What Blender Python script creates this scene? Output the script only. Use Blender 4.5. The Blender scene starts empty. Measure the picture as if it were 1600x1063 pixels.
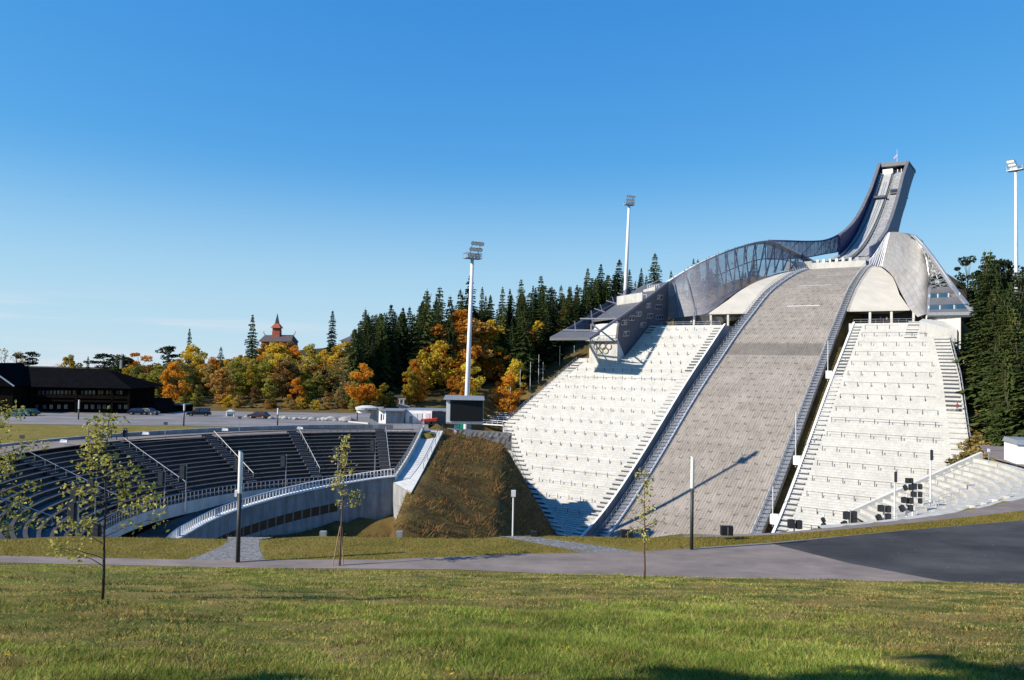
import bpy, bmesh, math, random
import numpy as np
from mathutils import Vector, Matrix, noise
random.seed(7); rng = np.random.default_rng(7)
S = bpy.context.scene; COL = S.collection
R = math.radians
# ------------------------------------------------------------------ camera (photo 1600x1063, f = 1226 px)
F = 1226.; CX, CY = 800., 531.5
_p, _r = R(1.71), R(1.1)
FW = Vector((0, math.cos(_p), math.sin(_p))); RT0 = Vector((1, 0, 0)); UP0 = RT0.cross(FW)
RT = RT0*math.cos(_r) + UP0*math.sin(_r); UP = UP0*math.cos(_r) - RT0*math.sin(_r)
def ray(u, v): return RT*((u-CX)/F) - UP*((v-CY)/F) + FW
def at_y(u, v, Y):
    d = ray(u, v); return d*(Y/d.y)
def at_z(u, v, z):
    d = ray(u, v); return d*(z/d.z)
cam = bpy.data.cameras.new('camera'); cam.sensor_width = 36; cam.lens = 36*F/1600; cam.clip_start = .1; cam.clip_end = 9000
co = bpy.data.objects.new('camera', cam); COL.objects.link(co)
co.matrix_world = Matrix(((RT.x, UP.x, -FW.x, 0), (RT.y, UP.y, -FW.y, 0), (RT.z, UP.z, -FW.z, 0), (0, 0, 0, 1)))
S.camera = co
# ------------------------------------------------------------------ hill coordinates: s downhill, q to the right, z
_a = R(34); AXx, AXy = math.sin(_a), math.cos(_a); OX, OY = 119., 284.
PS = [-200, -60, -6, 0, 18, 35, 50, 63, 76, 89, 103, 117, 124, 137, 148, 157, 168, 180, 200, 260]
PZ = [40, 40, 38, 37.5, 34, 29, 23.8, 17, 10.5, 3, -4.7, -13.2, -17.8, -25.6, -31.8, -35.8, -39.3, -41.5, -43, -43.5]
def prof(s): return float(np.interp(s, PS, PZ))
def wid(s): return 9 + .06*s - .0002*s*s if s < 150 else 13.5
def H(q, s, z): return Vector((OX - AXx*s + AXy*q, OY - AXy*s - AXx*q, z))
def SQ(x, y):
    dx, dy = x-OX, y-OY
    return -(dx*AXx + dy*AXy), dx*AXy - dy*AXx
# ------------------------------------------------------------------ mesh helpers
class MB:
    def __init__(s): s.v = []; s.f = []; s.m = []; s.uv = None
    def add(s, vs, fs, m=0):
        o = len(s.v); s.v += [tuple(x) for x in vs]
        for f in fs: s.f.append(tuple(i+o for i in f)); s.m.append(m)
    def quad(s, a, b, c, d, m=0): s.add([a, b, c, d], [(0, 1, 2, 3)], m)
    def hexa(s, lo, hi, m=0):
        n = len(lo)
        fs = [tuple(range(n))[::-1], tuple(range(n, 2*n))] + [(i, (i+1) % n, (i+1) % n+n, i+n) for i in range(n)]
        s.add(list(lo)+list(hi), fs, m)
    def box(s, c, sz, rz=0, m=0):
        x, y, z = (k/2 for k in sz); cs, sn = math.cos(rz), math.sin(rz)
        pts = [(c[0]+a*x*cs-b*y*sn, c[1]+a*x*sn+b*y*cs) for a, b in ((-1, -1), (1, -1), (1, 1), (-1, 1))]
        s.hexa([(p[0], p[1], c[2]-z) for p in pts], [(p[0], p[1], c[2]+z) for p in pts], m)
    def beam(s, a, b, w, h=None, m=0):
        h = h or w; a, b = Vector(a), Vector(b); d = (b-a)
        if d.length < 1e-6: return
        d.normalize(); up = Vector((0, 0, 1)) if abs(d.z) < .95 else Vector((1, 0, 0))
        x = d.cross(up).normalized()*(w/2); y = x.cross(d).normalized()*(h/2)
        s.hexa([a-x-y, a+x-y, a+x+y, a-x+y], [b-x-y, b+x-y, b+x+y, b-x+y], m)
    def tube(s, pts, rad, n=8, m=0, cap=True):
        pts = [Vector(p) for p in pts]; rad = rad if isinstance(rad, (list, tuple)) else [rad]*len(pts)
        o = len(s.v); prevx = None
        for i, p in enumerate(pts):
            d = (pts[min(i+1, len(pts)-1)]-pts[max(i-1, 0)]).normalized()
            if prevx is None: prevx = d.cross(Vector((0, 0, 1)) if abs(d.z) < .9 else Vector((1, 0, 0))).normalized()
            x = (prevx - d*prevx.dot(d)).normalized(); y = d.cross(x); prevx = x
            for k in range(n):
                t = 2*math.pi*k/n; s.v.append(tuple(p + (x*math.cos(t)+y*math.sin(t))*rad[i]))
        for i in range(len(pts)-1):
            for k in range(n):
                s.f.append((o+i*n+k, o+i*n+(k+1) % n, o+(i+1)*n+(k+1) % n, o+(i+1)*n+k)); s.m.append(m)
        if cap:
            s.f.append(tuple(o+k for k in range(n))[::-1]); s.m.append(m)
            e = o+(len(pts)-1)*n; s.f.append(tuple(e+k for k in range(n))); s.m.append(m)
    def grid(s, rows, m=0, close=False):
        o = len(s.v); n = len(rows[0])
        for r in rows: s.v += [tuple(p) for p in r]
        for i in range(len(rows)-1):
            for k in range(n-1 + (1 if close else 0)):
                k2 = (k+1) % n
                s.f.append((o+i*n+k, o+i*n+k2, o+(i+1)*n+k2, o+(i+1)*n+k)); s.m.append(m)
    def build(s, name, mats, parent=None, loc=None, smooth=False):
        if not isinstance(mats, (list, tuple)): mats = [mats]
        org = Vector(loc) if loc is not None else Vector((0, 0, 0))
        p = parent
        off = Vector(org)
        while p is not None: off += p.location; p = p.parent
        me = bpy.data.meshes.new(name); me.from_pydata([tuple(Vector(v)-off) for v in s.v], [], s.f)
        for m in mats: me.materials.append(m)
        me.polygons.foreach_set('material_index', s.m)
        if smooth: me.polygons.foreach_set('use_smooth', [True]*len(s.f))
        if s.uv is not None:
            l = me.uv_layers.new(name='UVMap')
            idx = np.empty(len(me.loops), int); me.loops.foreach_get('vertex_index', idx)
            l.data.foreach_set('uv', np.asarray(s.uv, float)[idx].ravel())
        me.update()
        o = bpy.data.objects.new(name, me); COL.objects.link(o); o.location = org
        if parent: o.parent = parent
        return o
def tag(o, label=None, cat=None, group=None, kind=None):
    if label: o['label'] = label
    if cat: o['category'] = cat
    if group: o['group'] = group
    if kind: o['kind'] = kind
    return o
def empty(name, loc, label=None, cat=None, group=None):
    o = bpy.data.objects.new(name, None); COL.objects.link(o); o.location = loc; o.empty_display_size = .3
    return tag(o, label, cat, group)
def children(o): return [c for c in KIDS.get(o.name, [])]
def copy_tree(root, label=None, group=None):
    ch = list(root.children)
    c = root.copy(); COL.objects.link(c)
    if label: c['label'] = label
    if group: c['group'] = group
    for k in ch:
        d = k.copy(); COL.objects.link(d); d.parent = c
        for g in list(k.children):
            e = g.copy(); COL.objects.link(e); e.parent = d
    return c
def resample(pts, n):
    P = np.array([tuple(p) for p in pts], float); d = np.r_[0, np.cumsum(np.linalg.norm(np.diff(P, axis=0), axis=1))]
    # catmull-rom for smoothness
    out = []
    for t in np.linspace(0, d[-1], n):
        i = min(max(np.searchsorted(d, t)-1, 0), len(P)-2); u = (t-d[i])/(d[i+1]-d[i])
        p0, p1, p2, p3 = P[max(i-1, 0)], P[i], P[i+1], P[min(i+2, len(P)-1)]
        h = d[i+1]-d[i]
        m1 = (p2-p0)/max(d[i+1]-d[max(i-1, 0)], 1e-6)*h; m2 = (p3-p1)/max(d[min(i+2, len(P)-1)]-d[i], 1e-6)*h
        out.append(Vector((2*u**3-3*u*u+1)*p1+(u**3-2*u*u+u)*m1+(-2*u**3+3*u*u)*p2+(u**3-u*u)*m2))
    return out
# ------------------------------------------------------------------ materials
def nodes(name):
    m = bpy.data.materials.new(name); m.use_nodes = True; nt = m.node_tree
    b = nt.nodes['Principled BSDF']; return m, nt, b
def N(nt, t, **k):
    n = nt.nodes.new(t)
    for a, v in k.items():
        if a in n.inputs.keys(): n.inputs[a].default_value = v
        else: setattr(n, a, v)
    return n
def mat(name, c1, c2=None, scale=3., rough=.8, metal=0., bump=0., bscale=None, detail=6., spec=.3, alpha=1., uv=False, stretch=None, stain=0., stscale=(.06, .06, .06)):
    m, nt, b = nodes(name); L = nt.links
    c2 = c2 or tuple(x*.8 for x in c1)
    b.inputs['Roughness'].default_value = rough; b.inputs['Metallic'].default_value = metal
    b.inputs['Specular IOR Level'].default_value = spec
    tc = N(nt, 'ShaderNodeTexCoord'); src = tc.outputs['UV' if uv else 'Object']
    if stretch:
        mp = N(nt, 'ShaderNodeMapping'); mp.inputs['Scale'].default_value = stretch; L.new(src, mp.inputs[0]); src = mp.outputs[0]
    n = N(nt, 'ShaderNodeTexNoise', Scale=scale, Detail=detail, Roughness=.6); L.new(src, n.inputs['Vector'])
    r = N(nt, 'ShaderNodeValToRGB'); r.color_ramp.elements[0].position = .32; r.color_ramp.elements[1].position = .68
    r.color_ramp.elements[0].color = (*c1, 1); r.color_ramp.elements[1].color = (*c2, 1)
    L.new(n.outputs['Fac'], r.inputs[0]); colr = r.outputs[0]
    if stain:
        mp2 = N(nt, 'ShaderNodeMapping'); mp2.inputs['Scale'].default_value = stscale; L.new(tc.outputs['Object'], mp2.inputs[0])
        n3 = N(nt, 'ShaderNodeTexNoise', Scale=1., Detail=7., Roughness=.72); L.new(mp2.outputs[0], n3.inputs['Vector'])
        r3 = N(nt, 'ShaderNodeMapRange'); r3.inputs[1].default_value = .36; r3.inputs[2].default_value = .60; r3.inputs[3].default_value = 1-stain; r3.inputs[4].default_value = 1.06; L.new(n3.outputs['Fac'], r3.inputs[0])
        mm = N(nt, 'ShaderNodeMixRGB', blend_type='MULTIPLY'); mm.inputs[0].default_value = 1; L.new(colr, mm.inputs[1]); L.new(r3.outputs[0], mm.inputs[2]); colr = mm.outputs[0]
    L.new(colr, b.inputs['Base Color'])
    if bump:
        n2 = N(nt, 'ShaderNodeTexNoise', Scale=bscale or scale*4, Detail=4.); L.new(src, n2.inputs['Vector'])
        bp = N(nt, 'ShaderNodeBump', Strength=bump, Distance=.05); L.new(n2.outputs['Fac'], bp.inputs['Height']); L.new(bp.outputs[0], b.inputs['Normal'])
    if alpha < 1: b.inputs['Alpha'].default_value = alpha
    return m
def leafmat(name, cols, trans=.35, scale=.5, rnd=.5):
    m, nt, b = nodes(name); L = nt.links; out = nt.nodes['Material Output']
    tc = N(nt, 'ShaderNodeTexCoord'); n = N(nt, 'ShaderNodeTexNoise', Scale=scale, Detail=5., Roughness=.7); L.new(tc.outputs['Object'], n.inputs['Vector'])
    oi = N(nt, 'ShaderNodeObjectInfo')
    ad = N(nt, 'ShaderNodeMath', operation='MULTIPLY_ADD'); L.new(oi.outputs['Random'], ad.inputs[0]); ad.inputs[1].default_value = rnd; L.new(n.outputs['Fac'], ad.inputs[2])
    sb = N(nt, 'ShaderNodeMath', operation='SUBTRACT'); L.new(ad.outputs[0], sb.inputs[0]); sb.inputs[1].default_value = rnd/2
    r = N(nt, 'ShaderNodeValToRGB'); e = r.color_ramp.elements
    e[0].position = .25; e[1].position = .75; e[0].color = (*cols[0], 1); e[1].color = (*cols[-1], 1)
    for i, c in enumerate(cols[1:-1]):
        x = e.new(.25+.5*(i+1)/(len(cols)-1)); x.color = (*c, 1)
    L.new(sb.outputs[0], r.inputs[0])
    d = N(nt, 'ShaderNodeBsdfDiffuse'); t = N(nt, 'ShaderNodeBsdfTranslucent'); mx = N(nt, 'ShaderNodeMixShader'); mx.inputs[0].default_value = trans
    L.new(r.outputs[0], d.inputs[0]); L.new(r.outputs[0], t.inputs[0]); L.new(d.outputs[0], mx.inputs[1]); L.new(t.outputs[0], mx.inputs[2]); L.new(mx.outputs[0], out.inputs[0])
    nt.nodes.remove(b)
    return m
M = {}
M['concrete'] = mat('pale_concrete', (.60, .58, .54), (.50, .485, .45), .35, .85, bump=.2, bscale=3, stain=.25, stscale=(.8, .8, .12))
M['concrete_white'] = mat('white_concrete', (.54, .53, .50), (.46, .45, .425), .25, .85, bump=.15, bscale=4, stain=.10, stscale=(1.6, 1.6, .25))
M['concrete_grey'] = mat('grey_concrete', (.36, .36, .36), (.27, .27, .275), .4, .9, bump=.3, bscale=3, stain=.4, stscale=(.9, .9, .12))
M['concrete_dark'] = mat('shade_toned_tier_concrete', (.10, .10, .11), (.055, .055, .06), .35, .92, bump=.3, bscale=2)  # bowl risers, treads and benches: shade painted in as dark base colours
M['tier'] = mat('shade_toned_tread_concrete', (.10, .10, .105), (.06, .06, .066), .35, .92, bump=.3, bscale=2)
M['bench'] = mat('shade_toned_bench_timber', (.060, .056, .056), (.035, .033, .034), 1, .8)
M['cream'] = mat('cream_precast_panel', (.52, .48, .41), (.43, .40, .345), .3, .8, bump=.25, bscale=.8, stretch=(1, .3, 1))
M['concrete_tan2'] = mat('pale_track_concrete', (.40, .40, .37), (.32, .32, .30), .4, .8)
M['steel'] = mat('galvanised_steel', (.42, .43, .45), (.32, .33, .35), 2, .45, .6)
M['steel_mid'] = mat('grey_truss_steel', (.20, .20, .23), (.16, .16, .19), 2, .5, .3)
M['steel_dark'] = mat('dark_steel', (.10, .105, .115), (.07, .075, .085), 2, .5, .4)
M['steel_white'] = mat('white_painted_steel', (.72, .72, .73), (.62, .62, .64), 1, .45)
M['barrier'] = mat('barrier_steel', (.15, .15, .16), (.10, .10, .11), 2, .6, .3)
M['panel'] = mat('grey_metal_cladding', (.165, .163, .172), (.125, .122, .132), .25, .6, .1)
M['towerside'] = mat('shade_blue_tower_cladding', (.035, .042, .125), (.026, .032, .10), .12, .5, 0., spec=.15)  # blue of shade and reflected sky put into the cladding colour
M['roofgrey'] = mat('grey_roof_sheet', (.13, .13, .135), (.10, .10, .105), .3, .6, .2, stretch=(1, 1, 1))
M['glass'] = mat('window_glass', (.03, .04, .055), (.02, .03, .04), 1, .08, 0, spec=.9)
M['gallery_glass'] = mat('shaded_gallery_glass', (.02, .025, .028), (.035, .035, .03), .8, .25, spec=.35)
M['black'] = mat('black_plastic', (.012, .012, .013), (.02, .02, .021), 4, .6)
M['screen'] = mat('black_display', (.006, .006, .007), (.01, .01, .011), 3, .5)
M['white'] = mat('white_panel', (.76, .76, .75), (.68, .68, .67), .6, .6)
M['timber'] = mat('dark_tarred_timber', (.012, .009, .007), (.006, .005, .0045), 1.2, 1., spec=.02, stretch=(1, 1, .15))
M['darkroof'] = mat('shade_black_slate_roof', (.008, .008, .010), (.005, .005, .006), .8, 1., bump=.2, bscale=3, spec=0.)  # roof shade put into a near black base colour
M['redpaint'] = mat('red_paint', (.50, .05, .03), (.40, .035, .02), 2, .5)
M['green'] = mat('green_board', (.02, .30, .20), (.015, .22, .14), 2, .5)
M['redwood'] = mat('red_stained_timber', (.42, .11, .06), (.32, .075, .045), .6, .8)
M['bark'] = mat('dark_bark', (.085, .065, .05), (.045, .035, .028), 3, .95, bump=.5, stretch=(1, 1, .2))
M['bark_young'] = mat('young_reddish_bark', (.17, .10, .075), (.10, .06, .045), 9, .8, bump=.3, stretch=(1, 1, .3))
M['stake'] = mat('raw_wooden_stake', (.42, .30, .19), (.32, .22, .13), 6, .85, stretch=(1, 1, .1))
M['rock'] = mat('pale_boulder', (.40, .385, .36), (.26, .25, .235), 1.4, .95, bump=.6)
M['asphalt'] = mat('weathered_asphalt', (.235, .192, .170), (.185, .152, .135), .35, .92, bump=.35, bscale=40, stain=.28, stscale=(.25, .6, .3))
M['tarmac'] = mat('fresh_dark_asphalt', (.024, .023, .024), (.075, .071, .068), .16, .85, bump=.3, bscale=40, stain=.45, stscale=(.12, .35, .3))
M['gravel'] = mat('grey_gravel', (.07, .07, .072), (.26, .25, .245), 6, .95, bump=1., bscale=9)
M['plaza'] = mat('grey_plaza_asphalt', (.24, .225, .22), (.16, .15, .15), .12, .9, bump=.3, bscale=20, stain=.3, stscale=(.05, .25, .3))
M['lampwhite'] = mat('frosted_lamp_tube', (.80, .80, .79), (.74, .74, .73), 2, .35)
M['lamppole'] = mat('dark_green_grey_pole', (.045, .048, .045), (.03, .032, .03), 3, .5)
M['skin'] = mat('skin', (.5, .32, .24), (.45, .28, .2), 9, .6)
M['hair'] = mat('dark_hair', (.03, .02, .015), (.05, .03, .02), 20, .7)
M['turf_dry'] = mat('dry_brown_grass', (.17, .105, .035), (.10, .085, .025), .5, .95)
def carpaint(n, c): return mat(n, c, tuple(x*.9 for x in c), 1, .25, .2, spec=.6)
# ---- see-through wind screen
def screenmat(name, c, op, grad=None):
    m, nt, b = nodes(name); L = nt.links; out = nt.nodes['Material Output']
    b.inputs['Metallic'].default_value = .05; b.inputs['Roughness'].default_value = .65
    tc = N(nt, 'ShaderNodeTexCoord')
    bk = N(nt, 'ShaderNodeTexBrick', Scale=1.); bk.inputs['Color1'].default_value = (*c, 1); bk.inputs['Color2'].default_value = (*[x*.82 for x in c], 1)
    bk.inputs['Mortar'].default_value = (*[x*.6 for x in c], 1); bk.inputs['Mortar Size'].default_value = .05; bk.inputs['Brick Width'].default_value = 2.6; bk.inputs['Row Height'].default_value = 1.3
    L.new(tc.outputs['UV'], bk.inputs['Vector']); L.new(bk.outputs['Color'], b.inputs['Base Color'])
    tr = N(nt, 'ShaderNodeBsdfTransparent'); mx = N(nt, 'ShaderNodeMixShader')
    n = N(nt, 'ShaderNodeTexNoise', Scale=.35, Detail=3.); L.new(tc.outputs['UV'], n.inputs['Vector'])
    mr = N(nt, 'ShaderNodeMapRange'); mr.inputs[1].default_value = .3; mr.inputs[2].default_value = .7; mr.inputs[3].default_value = op-.1; mr.inputs[4].default_value = op+.1
    L.new(n.outputs['Fac'], mr.inputs[0]); L.new(mr.outputs[0], mx.inputs[0])
    if grad:      # the mesh panels get denser along the wing's length
        sx = N(nt, 'ShaderNodeSeparateXYZ'); L.new(tc.outputs['UV'], sx.inputs[0]); g = N(nt, 'ShaderNodeMapRange'); g.inputs[1].default_value = grad[0]; g.inputs[2].default_value = grad[1]; g.inputs[3].default_value = 0; g.inputs[4].default_value = grad[2]-op
        L.new(sx.outputs[0], g.inputs[0]); ad = N(nt, 'ShaderNodeMath', operation='ADD', use_clamp=True); L.new(mr.outputs[0], ad.inputs[0]); L.new(g.outputs[0], ad.inputs[1]); L.new(ad.outputs[0], mx.inputs[0])
    L.new(tr.outputs[0], mx.inputs[1]); L.new(b.outputs[0], mx.inputs[2]); L.new(mx.outputs[0], out.inputs[0])
    return m
M['mesh_l'] = screenmat('perforated_wind_mesh', (.23, .225, .25), .52, (38, 78, .90))
M['mesh_f'] = screenmat('dark_fence_mesh', (.05, .055, .10), .8)
M['panel_dark'] = mat('shade_toned_cladding', (.115, .105, .12), (.085, .08, .092), .4, .7, .05)  # deeper copy of the panel colour, paints the shadow side of the inner wall
M['mesh_r'] = screenmat('dense_wind_mesh', (.33, .315, .305), .94)
M['mesh_r2'] = mat('wing_edge_panel', (.36, .345, .335), (.30, .285, .28), .5, .6)
M['mesh_t'] = screenmat('open_wind_mesh', (.12, .12, .17), .66)
# ---- landing slope mats: UV = (q, slope length)
def landingmat():
    m, nt, b = nodes('plastic_landing_matting'); L = nt.links
    b.inputs['Roughness'].default_value = .9
    tc = N(nt, 'ShaderNodeTexCoord'); sp = N(nt, 'ShaderNodeSeparateXYZ'); L.new(tc.outputs['UV'], sp.inputs[0])
    def mth(op, a, c=None, d=None):
        n = N(nt, 'ShaderNodeMath', operation=op)
        for i, x in enumerate((a, c, d)):
            if x is None: continue
            if isinstance(x, (int, float)): n.inputs[i].default_value = x
            else: L.new(x, n.inputs[i])
        return n.outputs[0]
    U, V = sp.outputs[0], sp.outputs[1]
    nz = N(nt, 'ShaderNodeTexNoise', Scale=.9, Detail=4.); L.new(tc.outputs['UV'], nz.inputs['Vector'])
    jit = mth('MULTIPLY_ADD', nz.outputs['Fac'], 1.0, -.5)
    row = mth('FLOOR', mth('DIVIDE', V, 2.9)); half = mth('MULTIPLY', mth('MODULO', row, 2.), .5)
    fu = mth('FRACT', mth('ADD', mth('DIVIDE', mth('ADD', U, jit), 2.5), half)); fv = mth('FRACT', mth('DIVIDE', mth('ADD', V, jit), 2.9))
    c = mth('ABSOLUTE', mth('SUBTRACT', fu, .5))
    arc = mth('ADD', fv, mth('MULTIPLY', mth('MULTIPLY', c, c), 3.))
    mk = mth('MULTIPLY', mth('LESS_THAN', c, .24), mth('LESS_THAN', mth('ABSOLUTE', mth('SUBTRACT', arc, .3)), .10))
    nb = N(nt, 'ShaderNodeTexNoise', Scale=.12, Detail=8., Roughness=.7); L.new(tc.outputs['UV'], nb.inputs['Vector'])
    keep = mth('MULTIPLY', mk, mth('MULTIPLY', mth('GREATER_THAN', nz.outputs['Fac'], .47), .5))
    ribs = mth('SINE', mth('MULTIPLY', U, 2*math.pi/.62)); rowl = mth('SINE', mth('MULTIPLY', V, 2*math.pi/.55))
    mp = N(nt, 'ShaderNodeMapping'); mp.inputs['Scale'].default_value = (2.2, .25, 1); L.new(tc.outputs['UV'], mp.inputs[0])
    st = N(nt, 'ShaderNodeTexNoise', Scale=1., Detail=6., Roughness=.7); L.new(mp.outputs[0], st.inputs['Vector'])
    r = N(nt, 'ShaderNodeValToRGB'); r.color_ramp.elements[0].color = (.14, .118, .098, 1); r.color_ramp.elements[1].color = (.37, .325, .275, 1)
    r.color_ramp.elements[0].position = .3; r.color_ramp.elements[1].position = .7
    f = mth('ADD', mth('MULTIPLY', st.outputs['Fac'], .55), mth('ADD', mth('MULTIPLY', nb.outputs['Fac'], .5), mth('MULTIPLY', mth('ADD', ribs, mth('MULTIPLY', rowl, nz.outputs['Fac'])), .05)))
    f = mth('ADD', f, -.03)
    L.new(f, r.inputs[0])
    # dark band of newer mats near s=75 (V about 82)
    band = mth('MULTIPLY', mth('GREATER_THAN', V, mth('ADD', 85.2, mth('MULTIPLY', jit, .5))), mth('LESS_THAN', V, mth('ADD', 92.0, mth('MULTIPLY', jit, 1.))))
    dk = mth('MAXIMUM', keep, mth('MULTIPLY', band, .42))
    mx = N(nt, 'ShaderNodeMixRGB', blend_type='MULTIPLY'); L.new(dk, mx.inputs[0]); L.new(r.outputs[0], mx.inputs[1]); mx.inputs[2].default_value = (.12, .12, .13, 1)
    L.new(mx.outputs[0], b.inputs['Base Color'])
    hh = mth('ADD', mth('ADD', ribs, rowl), mth('MULTIPLY', st.outputs['Fac'], 4.))
    bp = N(nt, 'ShaderNodeBump', Strength=.35, Distance=.06); L.new(hh, bp.inputs['Height']); L.new(bp.outputs[0], b.inputs['Normal'])
    return m
M['landing'] = landingmat()
# ---- ground: zones in a colour attribute (r = lush meadow, g = dry strip, b = forest floor)
def groundmat():
    m, nt, b = nodes('grassy_ground'); L = nt.links; b.inputs['Roughness'].default_value = .97; b.inputs['Specular IOR Level'].default_value = .1
    tc = N(nt, 'ShaderNodeTexCoord'); at = N(nt, 'ShaderNodeVertexColor', layer_name='zone'); sp = N(nt, 'ShaderNodeSeparateColor'); L.new(at.outputs[0], sp.inputs[0])
    def ramp(cs, scale, det=8., ro=.68):
        n = N(nt, 'ShaderNodeTexNoise', Scale=scale, Detail=det, Roughness=ro); L.new(tc.outputs['Object'], n.inputs['Vector'])
        r = N(nt, 'ShaderNodeValToRGB'); e = r.color_ramp.elements; e[0].position = .3; e[1].position = .7; e[0].color = (*cs[0], 1); e[1].color = (*cs[-1], 1)
        for i, c in enumerate(cs[1:-1]): e.new(.3+.4*(i+1)/(len(cs)-1)).color = (*c, 1)
        L.new(n.outputs['Fac'], r.inputs[0]); return r.outputs[0]
    lush = ramp([(.045, .070, .014), (.11, .125, .024), (.22, .175, .05), (.31, .22, .085)], .5)
    dry = ramp([(.11, .105, .022), (.19, .15, .035), (.24, .18, .055)], .45)
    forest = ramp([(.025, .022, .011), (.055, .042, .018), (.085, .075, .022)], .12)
    hill = ramp([(.05, .036, .014), (.13, .085, .03), (.16, .12, .035)], .3)
    def mix(a, c, f):
        x = N(nt, 'ShaderNodeMixRGB'); L.new(f, x.inputs[0]); L.new(a, x.inputs[1]); L.new(c, x.inputs[2]); return x.outputs[0]
    c = mix(hill, lush, sp.outputs[0]); c = mix(c, dry, sp.outputs[1]); c = mix(c, forest, sp.outputs[2])
    fine = N(nt, 'ShaderNodeTexNoise', Scale=7., Detail=8., Roughness=.75); L.new(tc.outputs['Object'], fine.inputs['Vector'])
    mr = N(nt, 'ShaderNodeMapRange'); mr.inputs[1].default_value = .3; mr.inputs[2].default_value = .7; mr.inputs[3].default_value = .6; mr.inputs[4].default_value = 1.35; L.new(fine.outputs['Fac'], mr.inputs[0])
    mu = N(nt, 'ShaderNodeMixRGB', blend_type='MULTIPLY'); mu.inputs[0].default_value = 1; L.new(c, mu.inputs[1]); L.new(mr.outputs[0], mu.inputs[2]); L.new(mu.outputs[0], b.inputs['Base Color'])
    bp = N(nt, 'ShaderNodeBump', Strength=.9, Distance=.12); L.new(fine.outputs['Fac'], bp.inputs['Height']); L.new(bp.outputs[0], b.inputs['Normal'])
    return m
M['ground'] = groundmat()
# ------------------------------------------------------------------ terrain
BC = (-10.7, 88.); BR = 46.                        # left bowl
RC = (28., 105.); RR = 36.                         # right bowl
RIM = [(-37, 50), (-32, 50), (-20, 51), (-5, 52.5), (9, 54), (18.3, 55.7), (25.2, 58.8), (35.3, 64.2), (48.1, 73.6), (58.5, 82), (63.2, 92), (65, 99), (66, 107)]
BOWL = [(BC[0]+BR*math.cos(R(t)), BC[1]+BR*math.sin(R(t))) for t in range(94, 235, 5)] + RIM + [(68, 118), (72, 140), (62, 165), (45, 185), (25, 202), (8, 215), (-4, 214), (-14, 206), (-16, 190), (-15.5, 165), (-14.5, 150), (-13, 140)]
BP = np.array(BOWL)
def bowl_d(x, y):
    """signed distance, positive inside"""
    a = BP; b = np.roll(BP, -1, 0); d = b-a; w = np.array([x, y])-a
    t = np.clip((w*d).sum(1)/(d*d).sum(1), 0, 1); dist = np.sqrt((((w-d*t[:, None]))**2).sum(1)).min()
    c = ((a[:, 1] > y) != (b[:, 1] > y)) & (x < (b[:, 0]-a[:, 0])*(y-a[:, 1])/(b[:, 1]-a[:, 1]+1e-12)+a[:, 0])
    return dist if c.sum() % 2 else -dist
def sm(a, b, x):
    t = min(max((x-a)/(b-a), 0), 1); return t*t*(3-2*t)
def plain(x, y):
    if y < 42.6: z = -1.7-.2255*max(y, -6) + (.0 if y > -6 else 0)
    elif y < 100: z = -11.6
    else: z = -11.6-.4*sm(100, 125, y)
    if y < 42.6: z = max(z, -11.6)
    if y > 130: z -= .015*(min(y, 260)-130)
    return z
def ridge(x): return float(np.interp(x, [-400, -200, -120, -90, -40, 0, 40, 100, 200], [1, 1.5, 3, 8, 14, 26, 34, 20, 8]))
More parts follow.
